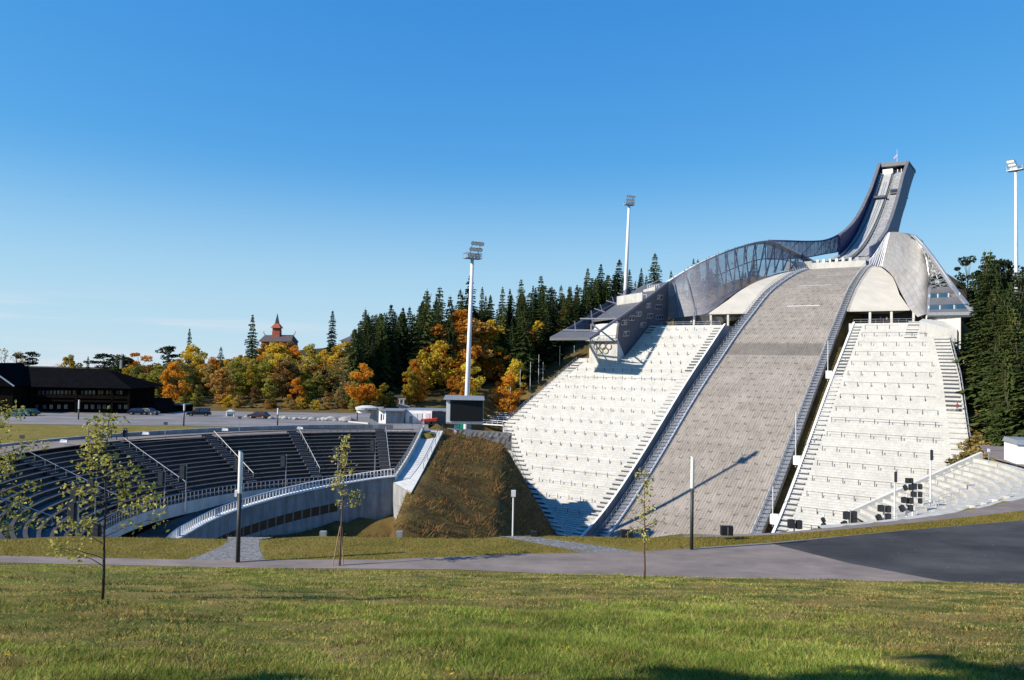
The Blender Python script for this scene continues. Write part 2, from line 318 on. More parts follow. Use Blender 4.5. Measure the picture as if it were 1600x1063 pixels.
def G(x, y):
    z = plain(x, y)
    s, q = SQ(x, y)
    d = bowl_d(x, y) if (-65 < x < 75 and 45 < y < 215) else -99
    if d > -1.6 and (x-BC[0])**2+(y-BC[1])**2 > 44.5**2 and x < -14 and y > 60: z -= .45
    if d > 0:
        dx_, dy_ = x-BC[0], y-BC[1]; r_ = math.hypot(dx_, dy_); th_ = math.degrees(math.atan2(dy_, dx_))
        base = -float(np.interp(th_, [84, 95, 102, 110, 118, 135], [23.6, 22.6, 21.6, 21.6, 22.0, 22.6])) if th_ > 0 else -23.
        zb = max(-11.6-(.95 if y < 140 else 1.6)*max(d-.3, 0)-(.7 if x < -14 and y > 60 else 0), base-(.55*(25.3-r_) if r_ < 25.3 else 1.2)-(.6*(x+8) if x > -8 else 0))
        # bank of dry grass under the video screen, rising from the ramp edge
        if x > -14 and y > 94:
            zr = float(np.interp(y, [94, 107, 116, 126, 137, 150], [-20.5, -18.0, -16.4, -14.4, -12.5, -12.5]))
            zp = -15.2-.27*max(0, 137-y)-.5*max(0, y-146)
            k_ = min(max((x+12.4)/11.5, 0), 1); zm = zr*(1-k_)+zp*k_-1.7*max(0, x+.9)
            if y > 150: zm = min(zm, -14.6-1.2*(y-150))
            if x < 9: zb = max(zb, zm)
        z = zb
    # forested hill beyond the plaza
    ye = float(np.interp(x, [-300, -120, -60, -25, 0], [215, 205, 200, 203, 212]))
    if y > ye:
        sl_ = float(np.interp(x, [-130, -100, -50, -10, 30], [.05, .09, .13, .25, .29]))
        z += min((y-ye)*sl_, ridge(x)) * sm(0, 12, y-ye)
        z += 8*sm(262, 288, y)*sm(-140, -105, x)*(1-sm(-45, -20, x))
    if y > 330: z -= .013*(y-330)*(1-sm(-40, 40, x)) + .1*min(y-330, 300)*sm(20, 90, x)
    # jump hill
    hz = prof(s)-1.6-11*(1-sm(-62, -30, q))*(1-sm(55, 76, s))-26*sm(33, 44, q)*(1-sm(56, 68, s))
    hz -= 7*sm(49, 57, s)*(1-sm(72, 82, s))*sm(13, 18, abs(q))      # cellar under the knoll terraces
    if s > 150: hz = min(hz, z)
    wl = sm(-74, -64, q)*(1-sm(54, 62, q))
    if s < 170: z = z*(1-wl)+hz*wl
    if q <= -60 and s < 128:      # grassy hillside left of the stand
        w2 = sm(-150, -76, q); z = max(z, (prof(s)-1.2-11*(1-sm(55, 76, s)))*w2 + z*(1-w2))
    if q > 52 and s < 175:
        w3 = sm(52, 62, q); z = z*(1-w3) + max(min(prof(s)-1.0-26*(1-sm(56, 68, s)), 7)-.12*(q-60), -11.8)*w3
    return z
def axis_pts(lo, hi, step, far):
    a = list(np.arange(lo, hi+.01, step)); st = step; x = hi; up = []
    while x < far: st *= 1.35; x += st; up.append(x)
    st = step; x = lo; dn = []
    while x > -far: st *= 1.35; x -= st; dn.append(x)
    return np.array(dn[::-1]+a+up)
xs = axis_pts(-70, 92, 1.4, 3500); ys = axis_pts(-4, 216, 1.4, 3500)
def ground_rough(x, y, z):
    if 0 < y < 42: z += .18*noise.noise(Vector((x*.30, y*.42, 0)))+.12*noise.noise(Vector((x*.55, y*.9, 3)))
    elif y > 95: z += .0
    return z
NX, NY = len(xs), len(ys)
verts = np.empty((NX*NY, 3)); zone = np.zeros((NX*NY, 4)); zone[:, 3] = 1
i = 0
for y in ys:
    for x in xs:
        z = G(x, y); s, q = SQ(x, y)
        verts[i] = (x, y, ground_rough(x, y, z))
        d = 0
        if y < 43.5: zone[i, 0] = 1
        elif y < 142 and z > -12.6: zone[i, 1] = 1
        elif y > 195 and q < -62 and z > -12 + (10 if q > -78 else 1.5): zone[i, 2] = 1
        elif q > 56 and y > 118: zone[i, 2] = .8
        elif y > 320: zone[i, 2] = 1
        i += 1
me = bpy.data.meshes.new('ground')
faces = [(j*NX+k, j*NX+k+1, (j+1)*NX+k+1, (j+1)*NX+k) for j in range(NY-1) for k in range(NX-1)]
me.from_pydata(verts.tolist(), [], faces); me.polygons.foreach_set('use_smooth', [True]*len(faces))
ca = me.color_attributes.new('zone', 'FLOAT_COLOR', 'POINT'); ca.data.foreach_set('color', zone.ravel())
me.materials.append(M['ground'])
go = bpy.data.objects.new('ground', me); COL.objects.link(go); go['kind'] = 'structure'
def polysheet(name, pts, z, m, kind='structure'):
    b = MB(); b.add([(p[0], p[1], z if not callable(z) else z(p[0], p[1])) for p in pts], [tuple(range(len(pts)))])
    o = b.build(name, m); o['kind'] = kind; return o
def ribbon(name, A, B, zf, m, n=60, sub=4):
    A = resample([(*a, 0) for a in A], n); B = resample([(*a, 0) for a in B], n)
    rows = [[Vector((a.x+(c.x-a.x)*k/sub, a.y+(c.y-a.y)*k/sub, 0)) for k in range(sub+1)] for a, c in zip(A, B)]
    for r in rows:
        for p in r: p.z = zf(p.x, p.y)
    b = MB(); b.grid(rows); o = b.build(name, m, smooth=True); o['kind'] = 'structure'; return o
# near asphalt path, fresh tarmac, gravel links, rim path
PL = [(-70, 45.2), (-28, 43.9), (-14, 43.8), (-3, 44.3), (7.2, 43.3), (17.7, 43.3), (28, 43.2), (70, 43.4)]
PU = [(-70, 46.6), (-29, 45.4), (-18, 45.3), (-7.2, 46.2), (.3, 48.1), (8.3, 49.4), (17.3, 52.6), (28.1, 57.2), (40.7, 62.4), (75, 76)]
b = MB(); pts = PL+PU[::-1]; b.add([(x, y, -11.584) for x, y in pts], [tuple(range(len(pts)))]); b.build('path', M['asphalt'])['kind'] = 'structure'
polysheet('road', [(17.4, 52.3), (20.5, 47.4), (24.6, 43.32), (60, 43.42), (75, 45), (74, 75.3), (40.5, 62.2), (28.0, 57.05)], -11.578, M['tarmac'])
polysheet('path', [(34, 50.2), (40.5, 49.2), (40.7, 49.8), (34.2, 50.9)], -11.572, M['asphalt'])
polysheet('path', [(-18.6, 45.22), (-17.8, 45.25), (-14.6, 45.4), (-13.9, 45.5), (-14.9, 47.6), (-15.5, 49.2), (-15.9, 50.6), (-15.3, 51.4), (-18.2, 51.2), (-17.9, 50.4), (-17.6, 48.8), (-17.9, 46.9)], -11.586, M['gravel'])
polysheet('path', [(4.6, 48.7), (8.2, 49.3), (5.4, 51), (1.6, 53), (-.6, 53), (2.5, 50.6)], -11.586, M['gravel'])
ribbon('path', [(12, 53.6), (18.0, 54.9), (25.5, 57.9), (36, 62.8), (44.5, 67.2), (58, 75), (68, 88), (72, 100), (73, 112), (86, 120)],
       [(12, 54.2), (18.3, 55.6), (25.2, 58.7), (35.3, 64.1), (48.1, 73.5), (57.2, 82.3), (62.0, 92), (63.8, 98.5), (65.5, 107), (75, 126)], lambda x, y: -11.583, M['asphalt'])
# far rim walkway, retaining kerb, plaza
def arc(r, a0, a1, n, c=BC): return [(c[0]+r*math.cos(R(t)), c[1]+r*math.sin(R(t))) for t in np.linspace(a0, a1, n)]
ribbon('path', arc(45.9, 95, 232, 50), arc(53.5, 96, 232, 50), lambda x, y: plain(x, y)+.04, M['asphalt'], 60, 2)
PLZ_A = [(-190, 128), (-120, 133), (-67, 137), (-45, 139.5), (-28, 139.5), (-14, 136), (-15, 144), (-17, 165), (-17.5, 185)]
PLZ_B = [(-190, 185), (-120, 188), (-80, 190), (-60, 190), (-45, 192), (-30, 195), (-22, 198), (-18, 202), (-15, 206)]
ribbon('road', PLZ_A, PLZ_B, lambda x, y: plain(x, y)+.035 if bowl_d(x, y) < .2 else G(x, y)+.05, M['plaza'], 80, 14)
# ------------------------------------------------------------------ SKI JUMP
JR = empty('ski_jump', H(0, 0, 36), 'huge concrete and steel ski jump with grey slope and tall leaning start tower', 'ski jump')
ss = np.linspace(3, 176, 110); vl = np.r_[0, np.cumsum(np.hypot(np.diff(ss), np.diff([prof(s) for s in ss])))]
def smprof(s):
    k = np.arange(-6, 7, 2.); return float(np.mean([prof(s+x) for x in k]))
b = MB(); b.uv = []
rows = []
for s, l in zip(ss, vl):
    w = wid(s); rows.append([H(q, s, smprof(s)) for q in np.linspace(-w, w, 13)]); b.uv += [(q+50, l) for q in np.linspace(-w, w, 13)]
b.grid(rows); b.build('landing_slope', M['landing'], JR, smooth=True)
# white distance lines lying on the mats
for s, q0, q1 in ((42, -4.5, 5.5), (59.5, -3.5, 6.0), (27, -2, 5)):
    b = MB(); b.grid([[H(q, s+d, smprof(s+d)+.05) for q in np.linspace(q0, q1, 6)] for d in (-.16, .16)]); b.build('distance_line', M['white'], JR)
# knoll flanks: precast panels following the knoll, cut off above the terrace
def flank(side):
    b = MB(); rows = []
    top = [(2, 11), (10, 14), (20, 17.0 if side > 0 else 17.5), (36, 22.2), (54, 26.5), (63.6, 30.4)] if side > 0 else [(2, 12), (10, 15.5), (20, 18), (36, 20.8), (54, 23.2), (63.6, 26.2)]
    Z = lambda s: smprof(s)+.25
    for s in np.linspace(2, 63.6, 40):
        qo = np.interp(s, [t[0] for t in top], [t[1] for t in top]); qi = wid(s)+2.2
        qs = np.linspace(qi, max(qo, qi+.4), 9)
        rows.append([H(side*q, s, Z(s)) for q in qs])
    b.grid(rows)
    # thick front lip, and soffit darkened to paint in the opening's shade
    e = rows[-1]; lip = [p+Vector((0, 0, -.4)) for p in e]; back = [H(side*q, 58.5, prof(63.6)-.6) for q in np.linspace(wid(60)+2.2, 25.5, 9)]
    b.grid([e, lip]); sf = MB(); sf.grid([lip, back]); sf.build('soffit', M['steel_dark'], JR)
    return b.build('knoll_panel', M['cream'], JR)
flank(-1); flank(1)
# hall under the flanks (terrace restaurant) - floor and back wall, shade painted black on the right
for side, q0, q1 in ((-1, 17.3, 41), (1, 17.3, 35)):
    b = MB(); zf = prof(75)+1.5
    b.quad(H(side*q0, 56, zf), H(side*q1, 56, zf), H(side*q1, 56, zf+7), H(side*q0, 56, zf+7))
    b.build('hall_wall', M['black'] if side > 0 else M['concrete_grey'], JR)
    b = MB(); b.hexa([H(side*q0, 55, zf-3), H(side*q1, 55, zf-3), H(side*q1, 76.5, zf-3), H(side*q0, 76.5, zf-3)], [H(side*q0, 55, zf), H(side*q1, 55, zf), H(side*q1, 76.5, zf), H(side*q0, 76.5, zf)])
    b.build('terrace_floor', M['concrete'], JR)
    for k in range(3):
        b = MB(); q = side*(q0+3+k*5.5); b.box(H(q, 63, zf+2), (.6, .6, 4.4), -_a); b.build('hall_column', M['concrete'], JR)
    b = MB(); qq = np.linspace(q0+1, q1-2 if side > 0 else 37, 9)
    for h in (.55, 1.1): b.tube([H(side*q, 75.6, zf+h) for q in qq], .05, 5)
    for q in qq: b.tube([H(side*q, 75.6, zf), H(side*q, 75.6, zf+1.1)], .05, 5)
    b.build('terrace_railing', M['steel'], JR)
# ---- in-run
TS = [-125, -108, -101.5, -88.3, -77.8, -62.1, -44, -30, -21.1, -10, 0, 5.5]; TZ = [110, 97, 91.6, 81.1, 74, 64.3, 54.8, 49, 45.9, 42.6, 40.1, 39.5]
def tz(s): return float(np.interp(s, TS, TZ))
def tzs(s): return float(np.mean([tz(s+k) for k in (-6, -3, 0, 3, 6)])) if -100 < s < -5 else tz(s)
SL = np.linspace(-106, 5.5, 70)
def strip(name, q0, q1, dz, m, s0=-106, s1=5.5, n=60, th=.4, parent=JR):
    b = MB(); f0 = q0 if callable(q0) else (lambda s: q0); f1 = q1 if callable(q1) else (lambda s: q1)
    rows = []
    for s in np.linspace(s0, s1, n):
        z = tzs(s)+dz; rows.append([H(f0(s), s, z-th), H(f0(s), s, z), H(f1(s), s, z), H(f1(s), s, z-th)])
    b.grid(rows); b.add([], []); return b.build(name, m, parent)
flareL = lambda s: -4.3-3.5*sm(-35, 5, s)
flareR = lambda s: 7.7+1.5*sm(-45, 0, s)
strip('inrun_floor', flareL, flareR, -1.2, M['concrete_grey'], th=1.2)
trk = strip('inrun_track', -1.9, 1.5, -.35, M['concrete_tan2'], th=.7)
strip('track_edge', -2.25, -1.95, .0, M['steel_dark'], th=1.0)
strip('track_edge', 1.55, 1.85, .0, M['steel_dark'], th=1.0)
strip('track_groove', -.75, -.35, -.33, M['steel'], th=.1, s0=-98)
strip('track_groove', .1, .5, -.33, M['steel'], th=.1, s0=-98)
strip('stair', -3.7, -2.6, -.55, M['steel'], th=.5)
strip('lift_lane', 3.6, 6.6, -.75, M['concrete_grey'], th=.4, s0=-104, s1=-12)
b = MB()
for s in np.linspace(-102, 0, 46):
    for q in (2.3, -2.45, 7.0):
        b.tube([H(q, s, tzs(s)-1.2), H(q, s, tzs(s)+.6)], .05, 4)
for q in (2.3, -2.45, 7.0): b.tube([H(q, s, tzs(s)+.6) for s in np.linspace(-102, 0, 40)], .05, 4)
b.build('inrun_railing', M['steel'], JR)
b = MB(); b.beam(H(-2.6, -83, tz(-83)+1.0), H(2.1, -83, tz(-83)+1.0), 1.6, 1.0); b.build('start_gate', M['steel_dark'], JR)
# take-off table
b = MB(); q0, q1 = -9, 9.2
b.hexa([H(q0, 5.6, 35), H(q1, 5.6, 35), H(q1, 0, 35), H(q0, 0, 35)], [H(q0, 5.6, 38.6), H(q1, 5.6, 38.6), H(q1, -2, 38.9), H(q0, -2, 38.9)]); b.build('takeoff_table', M['concrete_white'], JR)
b = MB(); b.hexa([H(-18, 9, 33), H(-9.05, 5.6, 33), H(-9.05, -8, 33), H(-18, -2, 33)], [H(-17, 8.5, 38.6), H(-9.05, 5.4, 39.4), H(-9.05, -8, 41), H(-17, -2, 40.6)]); b.build('side_plinth', M['concrete'], JR)
for k in range(7):
    b = MB(); q = -7+k*2.2; b.box(H(q, 5.2, 39.2), (.8+.5*random.random(), .7, 1.0+.5*random.random()), -_a+random.uniform(-.3, .3)); b.build('edge_cabin', M['steel_white'] if k % 2 else M['concrete'], JR)
# tower walls
def wall(name, poly, q0, q1, m, parent=JR):
    b = MB(); b.hexa([H(q0, s, z) for s, z in poly], [H(q1, s, z) for s, z in poly]); return b.build(name, m, parent)
rt = [(-107, 99.0), (-90, 88.2), (-80, 80), (-72, 73.6), (-59, 64.6), (-45, 56.5), (-28, 50), (-10, 45.5)]
rb = [(-10, 33), (-30, 36), (-45, 41), (-60, 49.5), (-74, 59.5), (-86, 69.2), (-98, 77), (-106, 83), (-118, 91.5), (-131.5, 99.8)]
def wallstrip(name, top, bot, q0, q1, m, n=26):
    T = resample([Vector((s, z, 0)) for s, z in top], n); B = resample([Vector((s, z, 0)) for s, z in bot], n)
    b = MB(); rows = [[H(q, p.x, p.y) for q, p in ((q0, t), (q1, t), (q1, c), (q0, c))] for t, c in zip(T, B)]
    b.grid(rows, close=True); b.add(rows[0], [(0, 1, 2, 3)]); b.add(rows[-1], [(3, 2, 1, 0)])
    return b.build(name, m, JR)
wallstrip('tower_wall', rt, rb[::-1], 7.7, 8.5, M['towerside'])
lt = [(-110, 100.3), (-98, 91.3), (-86, 82.6), (-67, 71.2), (-55, 65), (-43, 59.8), (-30, 55.2), (-20, 52.2)]
lb = [(-134, 100.6), (-106, 82), (-95, 74.5), (-84, 67), (-72, 59), (-60, 51), (-45, 42.5), (-20, 38)]
wallstrip('tower_wall', lt, lb, -5.1, -4.3, M['towerside'])
# bright capping edge of both walls
b = MB()
for pts, q in ((rt[:7], 8.1), (lt, -4.7)):
    for p0, p1 in zip(pts[:-1], pts[1:]): b.beam(H(q, p0[0], p0[1]+.2), H(q, p1[0], p1[1]+.2), 1.3, .5)
b.build('wall_capping', M['panel'], JR)
# underside of the tower
b = MB(); b.grid([[H(q, s, z+.3) for q in (-4.6, 8.0)] for s, z in rb]); b.build('tower_underside', M['panel'], JR)
# roof, start house
b = MB(); b.hexa([H(-5.1, -108.5, 98.2), H(8.5, -105.5, 97.2), H(8.5, -131.5, 98.6), H(-5.1, -134, 98.9)], [H(-5.1, -110, 100.6), H(8.5, -107, 99.4), H(8.5, -131.9, 100.2), H(-5.1, -134.4, 100.8)])
b.build('tower_roof', M['panel'], JR)
b = MB(); b.hexa([H(-4.2, -118, 92), H(7.6, -118, 92), H(7.6, -119, 92), H(-4.2, -119, 92)], [H(-4.2, -118, 98.3), H(7.6, -118, 98.3), H(7.6, -119, 98.3), H(-4.2, -119, 98.3)]); b.build('start_house_wall', M['panel'], JR)
b = MB(); b.hexa([H(-2.4, -104, 92.6), H(2.0, -104, 92.6), H(2.0, -112, 92.6), H(-2.4, -112, 92.6)], [H(-2.4, -104, 95.8), H(2.0, -104, 95.8), H(2.0, -112, 95.8), H(-2.4, -112, 95.8)]); b.build('start_house', M['white'], JR)
b = MB(); b.box(H(5, -110, 94.6), (5.0, 3, 2.6), -_a); b.build('start_house_window', M['glass'], JR)
b = MB()
for q in (3.6, 5.2): b.box(H(q, -108, 94.8), (.35, .35, 2.6), -_a)
b.build('start_house_post', M['steel_white'], JR)
b = MB(); b.box(H(5, -88, tz(-88)+.4), (3.4, 3.2, 2.2), -_a); cb = b.build('lift_cabin', M['panel'], JR)
b = MB(); b.box(H(5, -86.3, tz(-88)+.5), (2.6, .12, 1.2), -_a); b.build('window', M['glass'], cb)
for k, (s, z) in enumerate(((-105, 88), (-107.5, 85.6), (-101.5, 83.5), (-103.5, 81), (-99.5, 80.5))):
    b = MB(); b.tube([H(8.45, s, z), H(8.62, s, z)], .55, 14); b.build('porthole', M['steel'], JR)
fp = empty('flagpole', H(1.5, -121, 100.4), 'white flagpole with small flag on top of the start tower', 'flagpole')
b = MB(); b.tube([H(1.5, -121, 100.3), H(1.5, -121, 109)], [.13, .07], 6); b.build('pole', M['steel_white'], fp)
b = MB(); b.grid([[H(1.5-.5*k+.1*math.sin(k), -121, 106.8-h-.55*k) for k in range(4)] for h in (0, .8)]); b.build('flag', mat('faded_flag', (.62, .30, .30), (.6, .45, .45), 3), fp)
# left lattice fence beside the in-run, flaring out to the wing
fT = resample([H(-4.6, -43, 59.8), H(-4.9, -32, 56), H(-5.2, -22, 52.8), H(-7, -5, 48.2), H(-11.5, 1, 47.3), H(-18.5, 7, 47.2), H(-24, 8.5, 47.5)], 40)
fB = resample([H(-4.6, -43, 54.5), H(-4.9, -32, 50), H(-5.2, -22, 46.3), H(-7, -4.5, 43.0), H(-11.5, 1.5, 41.4), H(-18.5, 7.5, 40.4), H(-24, 9, 40.4)], 40)
def screen(name, T, B, m, rows_n, bulge=Vector((0, 0, 0))):
    b = MB(); b.uv = []; rows = []
    n = len(T); L = 0
    for i in range(n):
        if i: L += (T[i]-T[i-1]).length
        h = (T[i]-B[i]).length
        r = []
        for k in range(rows_n):
            t = k/(rows_n-1); r.append(B[i].lerp(T[i], t)+bulge*(4*t*(1-t))*min(1, h/12)); b.uv.append((L, h*t))
        rows.append(r)
    b.grid(rows); return b.build(name, m, JR, smooth=True), rows
screen('inrun_screen', fT, fB, M['mesh_f'], 4)
b = MB()
for i in range(0, 40, 1): b.tube([fT[i], fB[i]], .16 if i % 3 == 0 else .09, 4)
b.tube(fT, .32, 6); b.tube(fB, .2, 6)
for i in range(0, 36, 4): b.tube([fT[i], fB[i+4]], .14, 4)
b.build('screen_frame', M['towerside'], JR)
# ---- big wind wings
LT = resample([H(-10, -6, 40.3), H(-12.8, 2, 42.2), H(-16, 12, 44.0), H(-20, 22, 45.2), H(-27, 36, 41.2), H(-33, 50, 35.4), H(-37.5, 57, 31), H(-40.9, 61.6, 27.5)], 64)
LB = resample([H(-10.5, -2, 38.3), H(-13, 8, 36.2), H(-16, 20, 34.2), H(-20.8, 36, 28.9), H(-23.5, 52, 23.0), H(-27, 64, 16.9), H(-34, 64.3, 15.9), H(-40.9, 61.6, 15.0)], 64)
_, lrows = screen('wind_screen', LT, LB, M['mesh_l'], 9, H(-.9, 0, 0)-H(0, 0, 0))
RTc = resample([H(10.3, 4, 38.7), H(11.5, 3.5, 40.5), H(13, 4, 42.6), H(14.6, 5, 45.0), H(16, 7, 46.7), H(18, 14, 46.4), H(20, 21, 45.4), H(25, 37, 42.3), H(29, 50, 38.8), H(32, 53, 35.3), H(33.5, 53, 31), H(34, 56, 26), H(34.5, 58, 22), H(35, 64, 15.3)], 64)
RBc = resample([H(10.6, 6, 36.8), H(11.3, 8, 36.4), H(12.3, 10, 36.0), H(13.3, 12, 35.6), H(14.5, 14, 35.2), H(15.5, 16, 34.9), H(16.8, 19, 34.2), H(19.5, 27, 31.9), H(22.3, 36, 29.0), H(24.8, 46, 25.5), H(27, 54, 22.2), H(29, 60, 19.2), H(30.5, 64, 16.9), H(32.6, 65.5, 14.6)], 64)
k0 = 10
screen('wind_screen', RTc[k0:], RBc[k0:], M['mesh_r'], 11, H(1.2, 1.5, 1.2)-H(0, 0, 0))
screen('wind_screen', RTc[:k0+1], RBc[:k0+1], M['mesh_t'], 5)
b = MB()
for i in range(0, k0+3, 2):
    b.tube([RTc[i], RBc[i]], .12, 4)
    if i+2 < len(RTc): b.tube([RTc[i+2], RBc[i]], .1, 4)
b.tube(RTc[:k0+4], .16, 5); b.tube([p.lerp(q, .4) for p, q in zip(RTc[:k0+2], RBc[:k0+2])], .1, 4); b.build('screen_frame', M['steel_white'], JR)
# crest beams (bright flat capping) and trusses
off = H(-2.2, -.6, -.5)-H(0, 0, 0)
b = MB(); b.grid([[p+Vector((0, 0, .15)), p+off+Vector((0, 0, .15)), p+off-Vector((0, 0, .5)), p-Vector((0, 0, .45))] for p in LT], close=True); b.build('crest_beam', M['concrete_white'], JR)
b = MB(); outl = H(-1.2, 0, 0)-H(0, 0, 0)
for i in range(2, 62, 4):
    r0, r1, r2 = lrows[i], lrows[min(i+2, 63)], lrows[min(i+4, 63)]
    b.tube([r0[0]+outl, r1[-1]+outl], .22, 5); b.tube([r1[-1]+outl, r2[0]+outl], .22, 5)
    b.tube([r0[-1]+outl*1.6, r2[0]+outl*1.6], .15, 5)
b.tube([r[4]+outl for r in lrows], .18, 5); b.build('wing_truss', M['steel_mid'], JR)
# pale struts seen through the lower wing
for k in range(30):
    b = MB(); i = random.randint(26, 56); t = random.uniform(.1, .8); p = lrows[i][int(t*8)]; d = (lrows[min(i+2, 63)][min(8, int(t*8)+1)]-p)*random.uniform(.3, .8)
    w = H(.35, .1, .1)-H(0, 0, 0)
    b.tube([p+w, p+w+d], .085, 4); b.build('strut', M['steel'], JR)
RO = resample([H(29, 50.5, 39.1), H(30.5, 54, 38.3), H(33, 56, 35.2), H(36, 60, 30.8), H(41, 65, 22.6), H(47, 86.5, 14.3)], 26)
RI = resample([H(29, 50, 38.9), H(31, 52.4, 36.8), H(32.2, 53.2, 35.2), H(33.6, 53.5, 31), H(34.4, 57, 23.2), H(36, 74, 14.9)], 26)
b = MB()
for i in range(3, 17):
    b.tube([RO[i], RI[i]], .13, 4)
    b.tube([RO[i], RI[min(i+2, 25)]], .13, 4); b.tube([RI[i], RO[min(i+2, 25)]], .13, 4)
b.tube(RO, .45, 6); b.tube(RI, .3, 6)
mid = [p.lerp(q, .5) for p, q in zip(RO, RI)]
b.tube(mid[4:18], .18, 4)
b.build('wing_truss', M['steel'], JR)
for i in range(5, 17, 2):
    b = MB(); b.box(mid[i]-Vector((0, 0, .4)), (1.5, .4, .7), -_a); b.build('wing_panel', M['steel'], JR)
RTc2 = [p.copy() for p in RTc[k0:44]]
b = MB(); o2 = H(2.0, -1.2, -.3)-H(0, 0, 0)
b.grid([[p, p+o2] for p in RTc2]); b.grid([[p+o2, p+o2+H(3, -3, -9)-H(0, 0, 0)] for p in RTc2]); b.build('crest_beam', M['panel'], JR, smooth=True)
b = MB(); b.grid([[RI[i], RO[i]] for i in range(0, 11)]); b.build('crest_panel', M['mesh_r2'], JR)
b = MB(); b.grid([[p+H(-1.0, .6, .25)-H(0, 0, 0), p+Vector((0, 0, .25)), p+H(.4, 0, -.6)-H(0, 0, 0)] for p in RO]); b.build('outer_edge', M['mesh_r2'], JR)
# ---- side walkways with railings
def walkway(side):
    b = MB(); rows = []; r1 = MB()
    q0 = lambda s: side*(wid(s)+.35); q1 = lambda s: side*(wid(s)+2.1)
    sl = np.linspace(8, 170, 150)
    for s in sl: rows.append([H(q0(s), s, smprof(s)-.4), H(q0(s), s, smprof(s)+.45), H(q1(s), s, smprof(s)+.45), H(q1(s), s, smprof(s)-.9)])
    b.grid(rows)
    for s in np.arange(9, 168, 1.2):
        b.hexa([H(q0(s), s, smprof(s)+.5), H(q1(s), s, smprof(s)+.5), H(q1(s), s+.5, smprof(s)+.5), H(q0(s), s+.5, smprof(s)+.5)], [H(q0(s), s, smprof(s)+.58), H(q1(s), s, smprof(s)+.58), H(q1(s), s+.5, smprof(s)+.58), H(q0(s), s+.5, smprof(s)+.58)])
    w = b.build('side_stair', M['steel'], JR)
    for q in (q0, q1):
        for h in (.95, 1.5): r1.tube([H(q(s), s, smprof(s)+h) for s in sl[::2]], .055, 4)
        for s in np.arange(9, 169, 2.4): r1.tube([H(q(s), s, smprof(s)+.4), H(q(s), s, smprof(s)+1.5)], .05, 4)
    r1.build('handrail', M['steel'], w)
    e = MB(); e.grid([[H(side*wid(s), s, smprof(s)-.2), H(side*wid(s), s, smprof(s)+.55), H(side*(wid(s)+.3), s, smprof(s)+.55), H(side*(wid(s)+.3), s, smprof(s)-.2)] for s in sl]); e.build('edge_board', M['steel_white'] if side < 0 else M['concrete'], JR)
walkway(-1); walkway(1)
# thin lamp poles in the gully right of the slope, white boxes
for s, h in ((98, 9), (128, 11), (145, 7)):
    t = empty('lighting_pole', H(16.6, s, prof(s)), 'thin white pole in the gully beside the right stand, %s' % {98: 'uppermost', 128: 'middle one with white box', 145: 'lowest'}[s], 'pole')
    b = MB(); b.tube([H(16.6, s, prof(s)-.8), H(16.6, s, prof(s)+h)], .09, 6); b.build('pole', M['steel_white'], t)
    b = MB(); b.box(H(17, s, prof(s)+.7), (1.5, 1.4, 1.9), -_a); b.build('box', M['white'], t)
# ------------------------------------------------------------------ GRANDSTANDS
DZ = 2.0
def stand(name, label, qa, qb, s0, s1, ds, rail_a, rail_b, s_first, rail_m=0, pw=.10):
    root = empty(name, H((qa(100)+qb(100))/2, 100, prof(100)), label, 'grandstand')
    b = MB(); ns = int((s1-s0)/ds)
    zz = lambda k: prof(s0+k*ds)+DZ
    for k in range(ns):
        sa = s0+k*ds; sb = sa+ds; z = zz(k); z2 = zz(k+1)
        a0, a1, b0, b1 = qa(sa), qa(sb), qb(sa), qb(sb)
        if b0-a0 < .5: continue
        n = max(2, int((b0-a0)/12)); t = np.linspace(0, 1, n+1)
        A = [H(a0+(b0-a0)*u, sa, z) for u in t]; B = [H(a1+(b1-a1)*u, sb, z) for u in t]; C_ = [H(a1+(b1-a1)*u, sb, z2) for u in t]
        b.grid([A, B], m=0); b.grid([B, C_], m=1)
        b.quad(H(a0, sa, z), H(a1, sb, z), H(a1, sb, z-3), H(a0, sa, z-3)); b.quad(H(b0, sa, z-4), H(b1, sb, z-4), H(b1, sb, z), H(b0, sa, z), 1)
    b.build('seating_tiers', [M['concrete_white'], M['concrete_white']], root)
    for s in np.arange(s_first, s1-4, 4.35):
        z = prof(s0+int((s-s0)/ds)*ds)+DZ; a, c = qa(s)+rail_a, qb(s)-rail_b
        if c-a < 4: continue
        b = MB(); b.beam(H(a, s, z+1.02), H(c, s, z+1.02), .06, .08, rail_m)
        for q in np.arange(a, c+.1, 2.9): b.beam(H(q, s, z-.02), H(q, s, z+1.02), pw, .12)
        b.build('barrier', [M['barrier'], M['steel_white']], root)
    return root
qaL = lambda s: float(np.interp(s, [76, 94.9, 95, 126, 138, 149, 161, 166], [-40.6, -40.6, -55, -61, -49, -37, -23, -18]))
ST = stand('grandstand', 'white concrete grandstand left of the slope, below the building with the rings', qaL, lambda s: -17.0, 76, 166, .74, 4.2, 3.2, 79.5, 1, .17)
qbR = lambda s: float(np.interp(s, [76, 83, 83.1, 100, 126, 150, 166], [34.5, 35.5, 41.5, 45, 49, 46, 30]))
SR = stand('grandstand', 'white concrete grandstand right of the slope, beside the dark spruces', lambda s: 18.6, qbR, 76, 166, .74, 3.2, 5.0, 79.0)
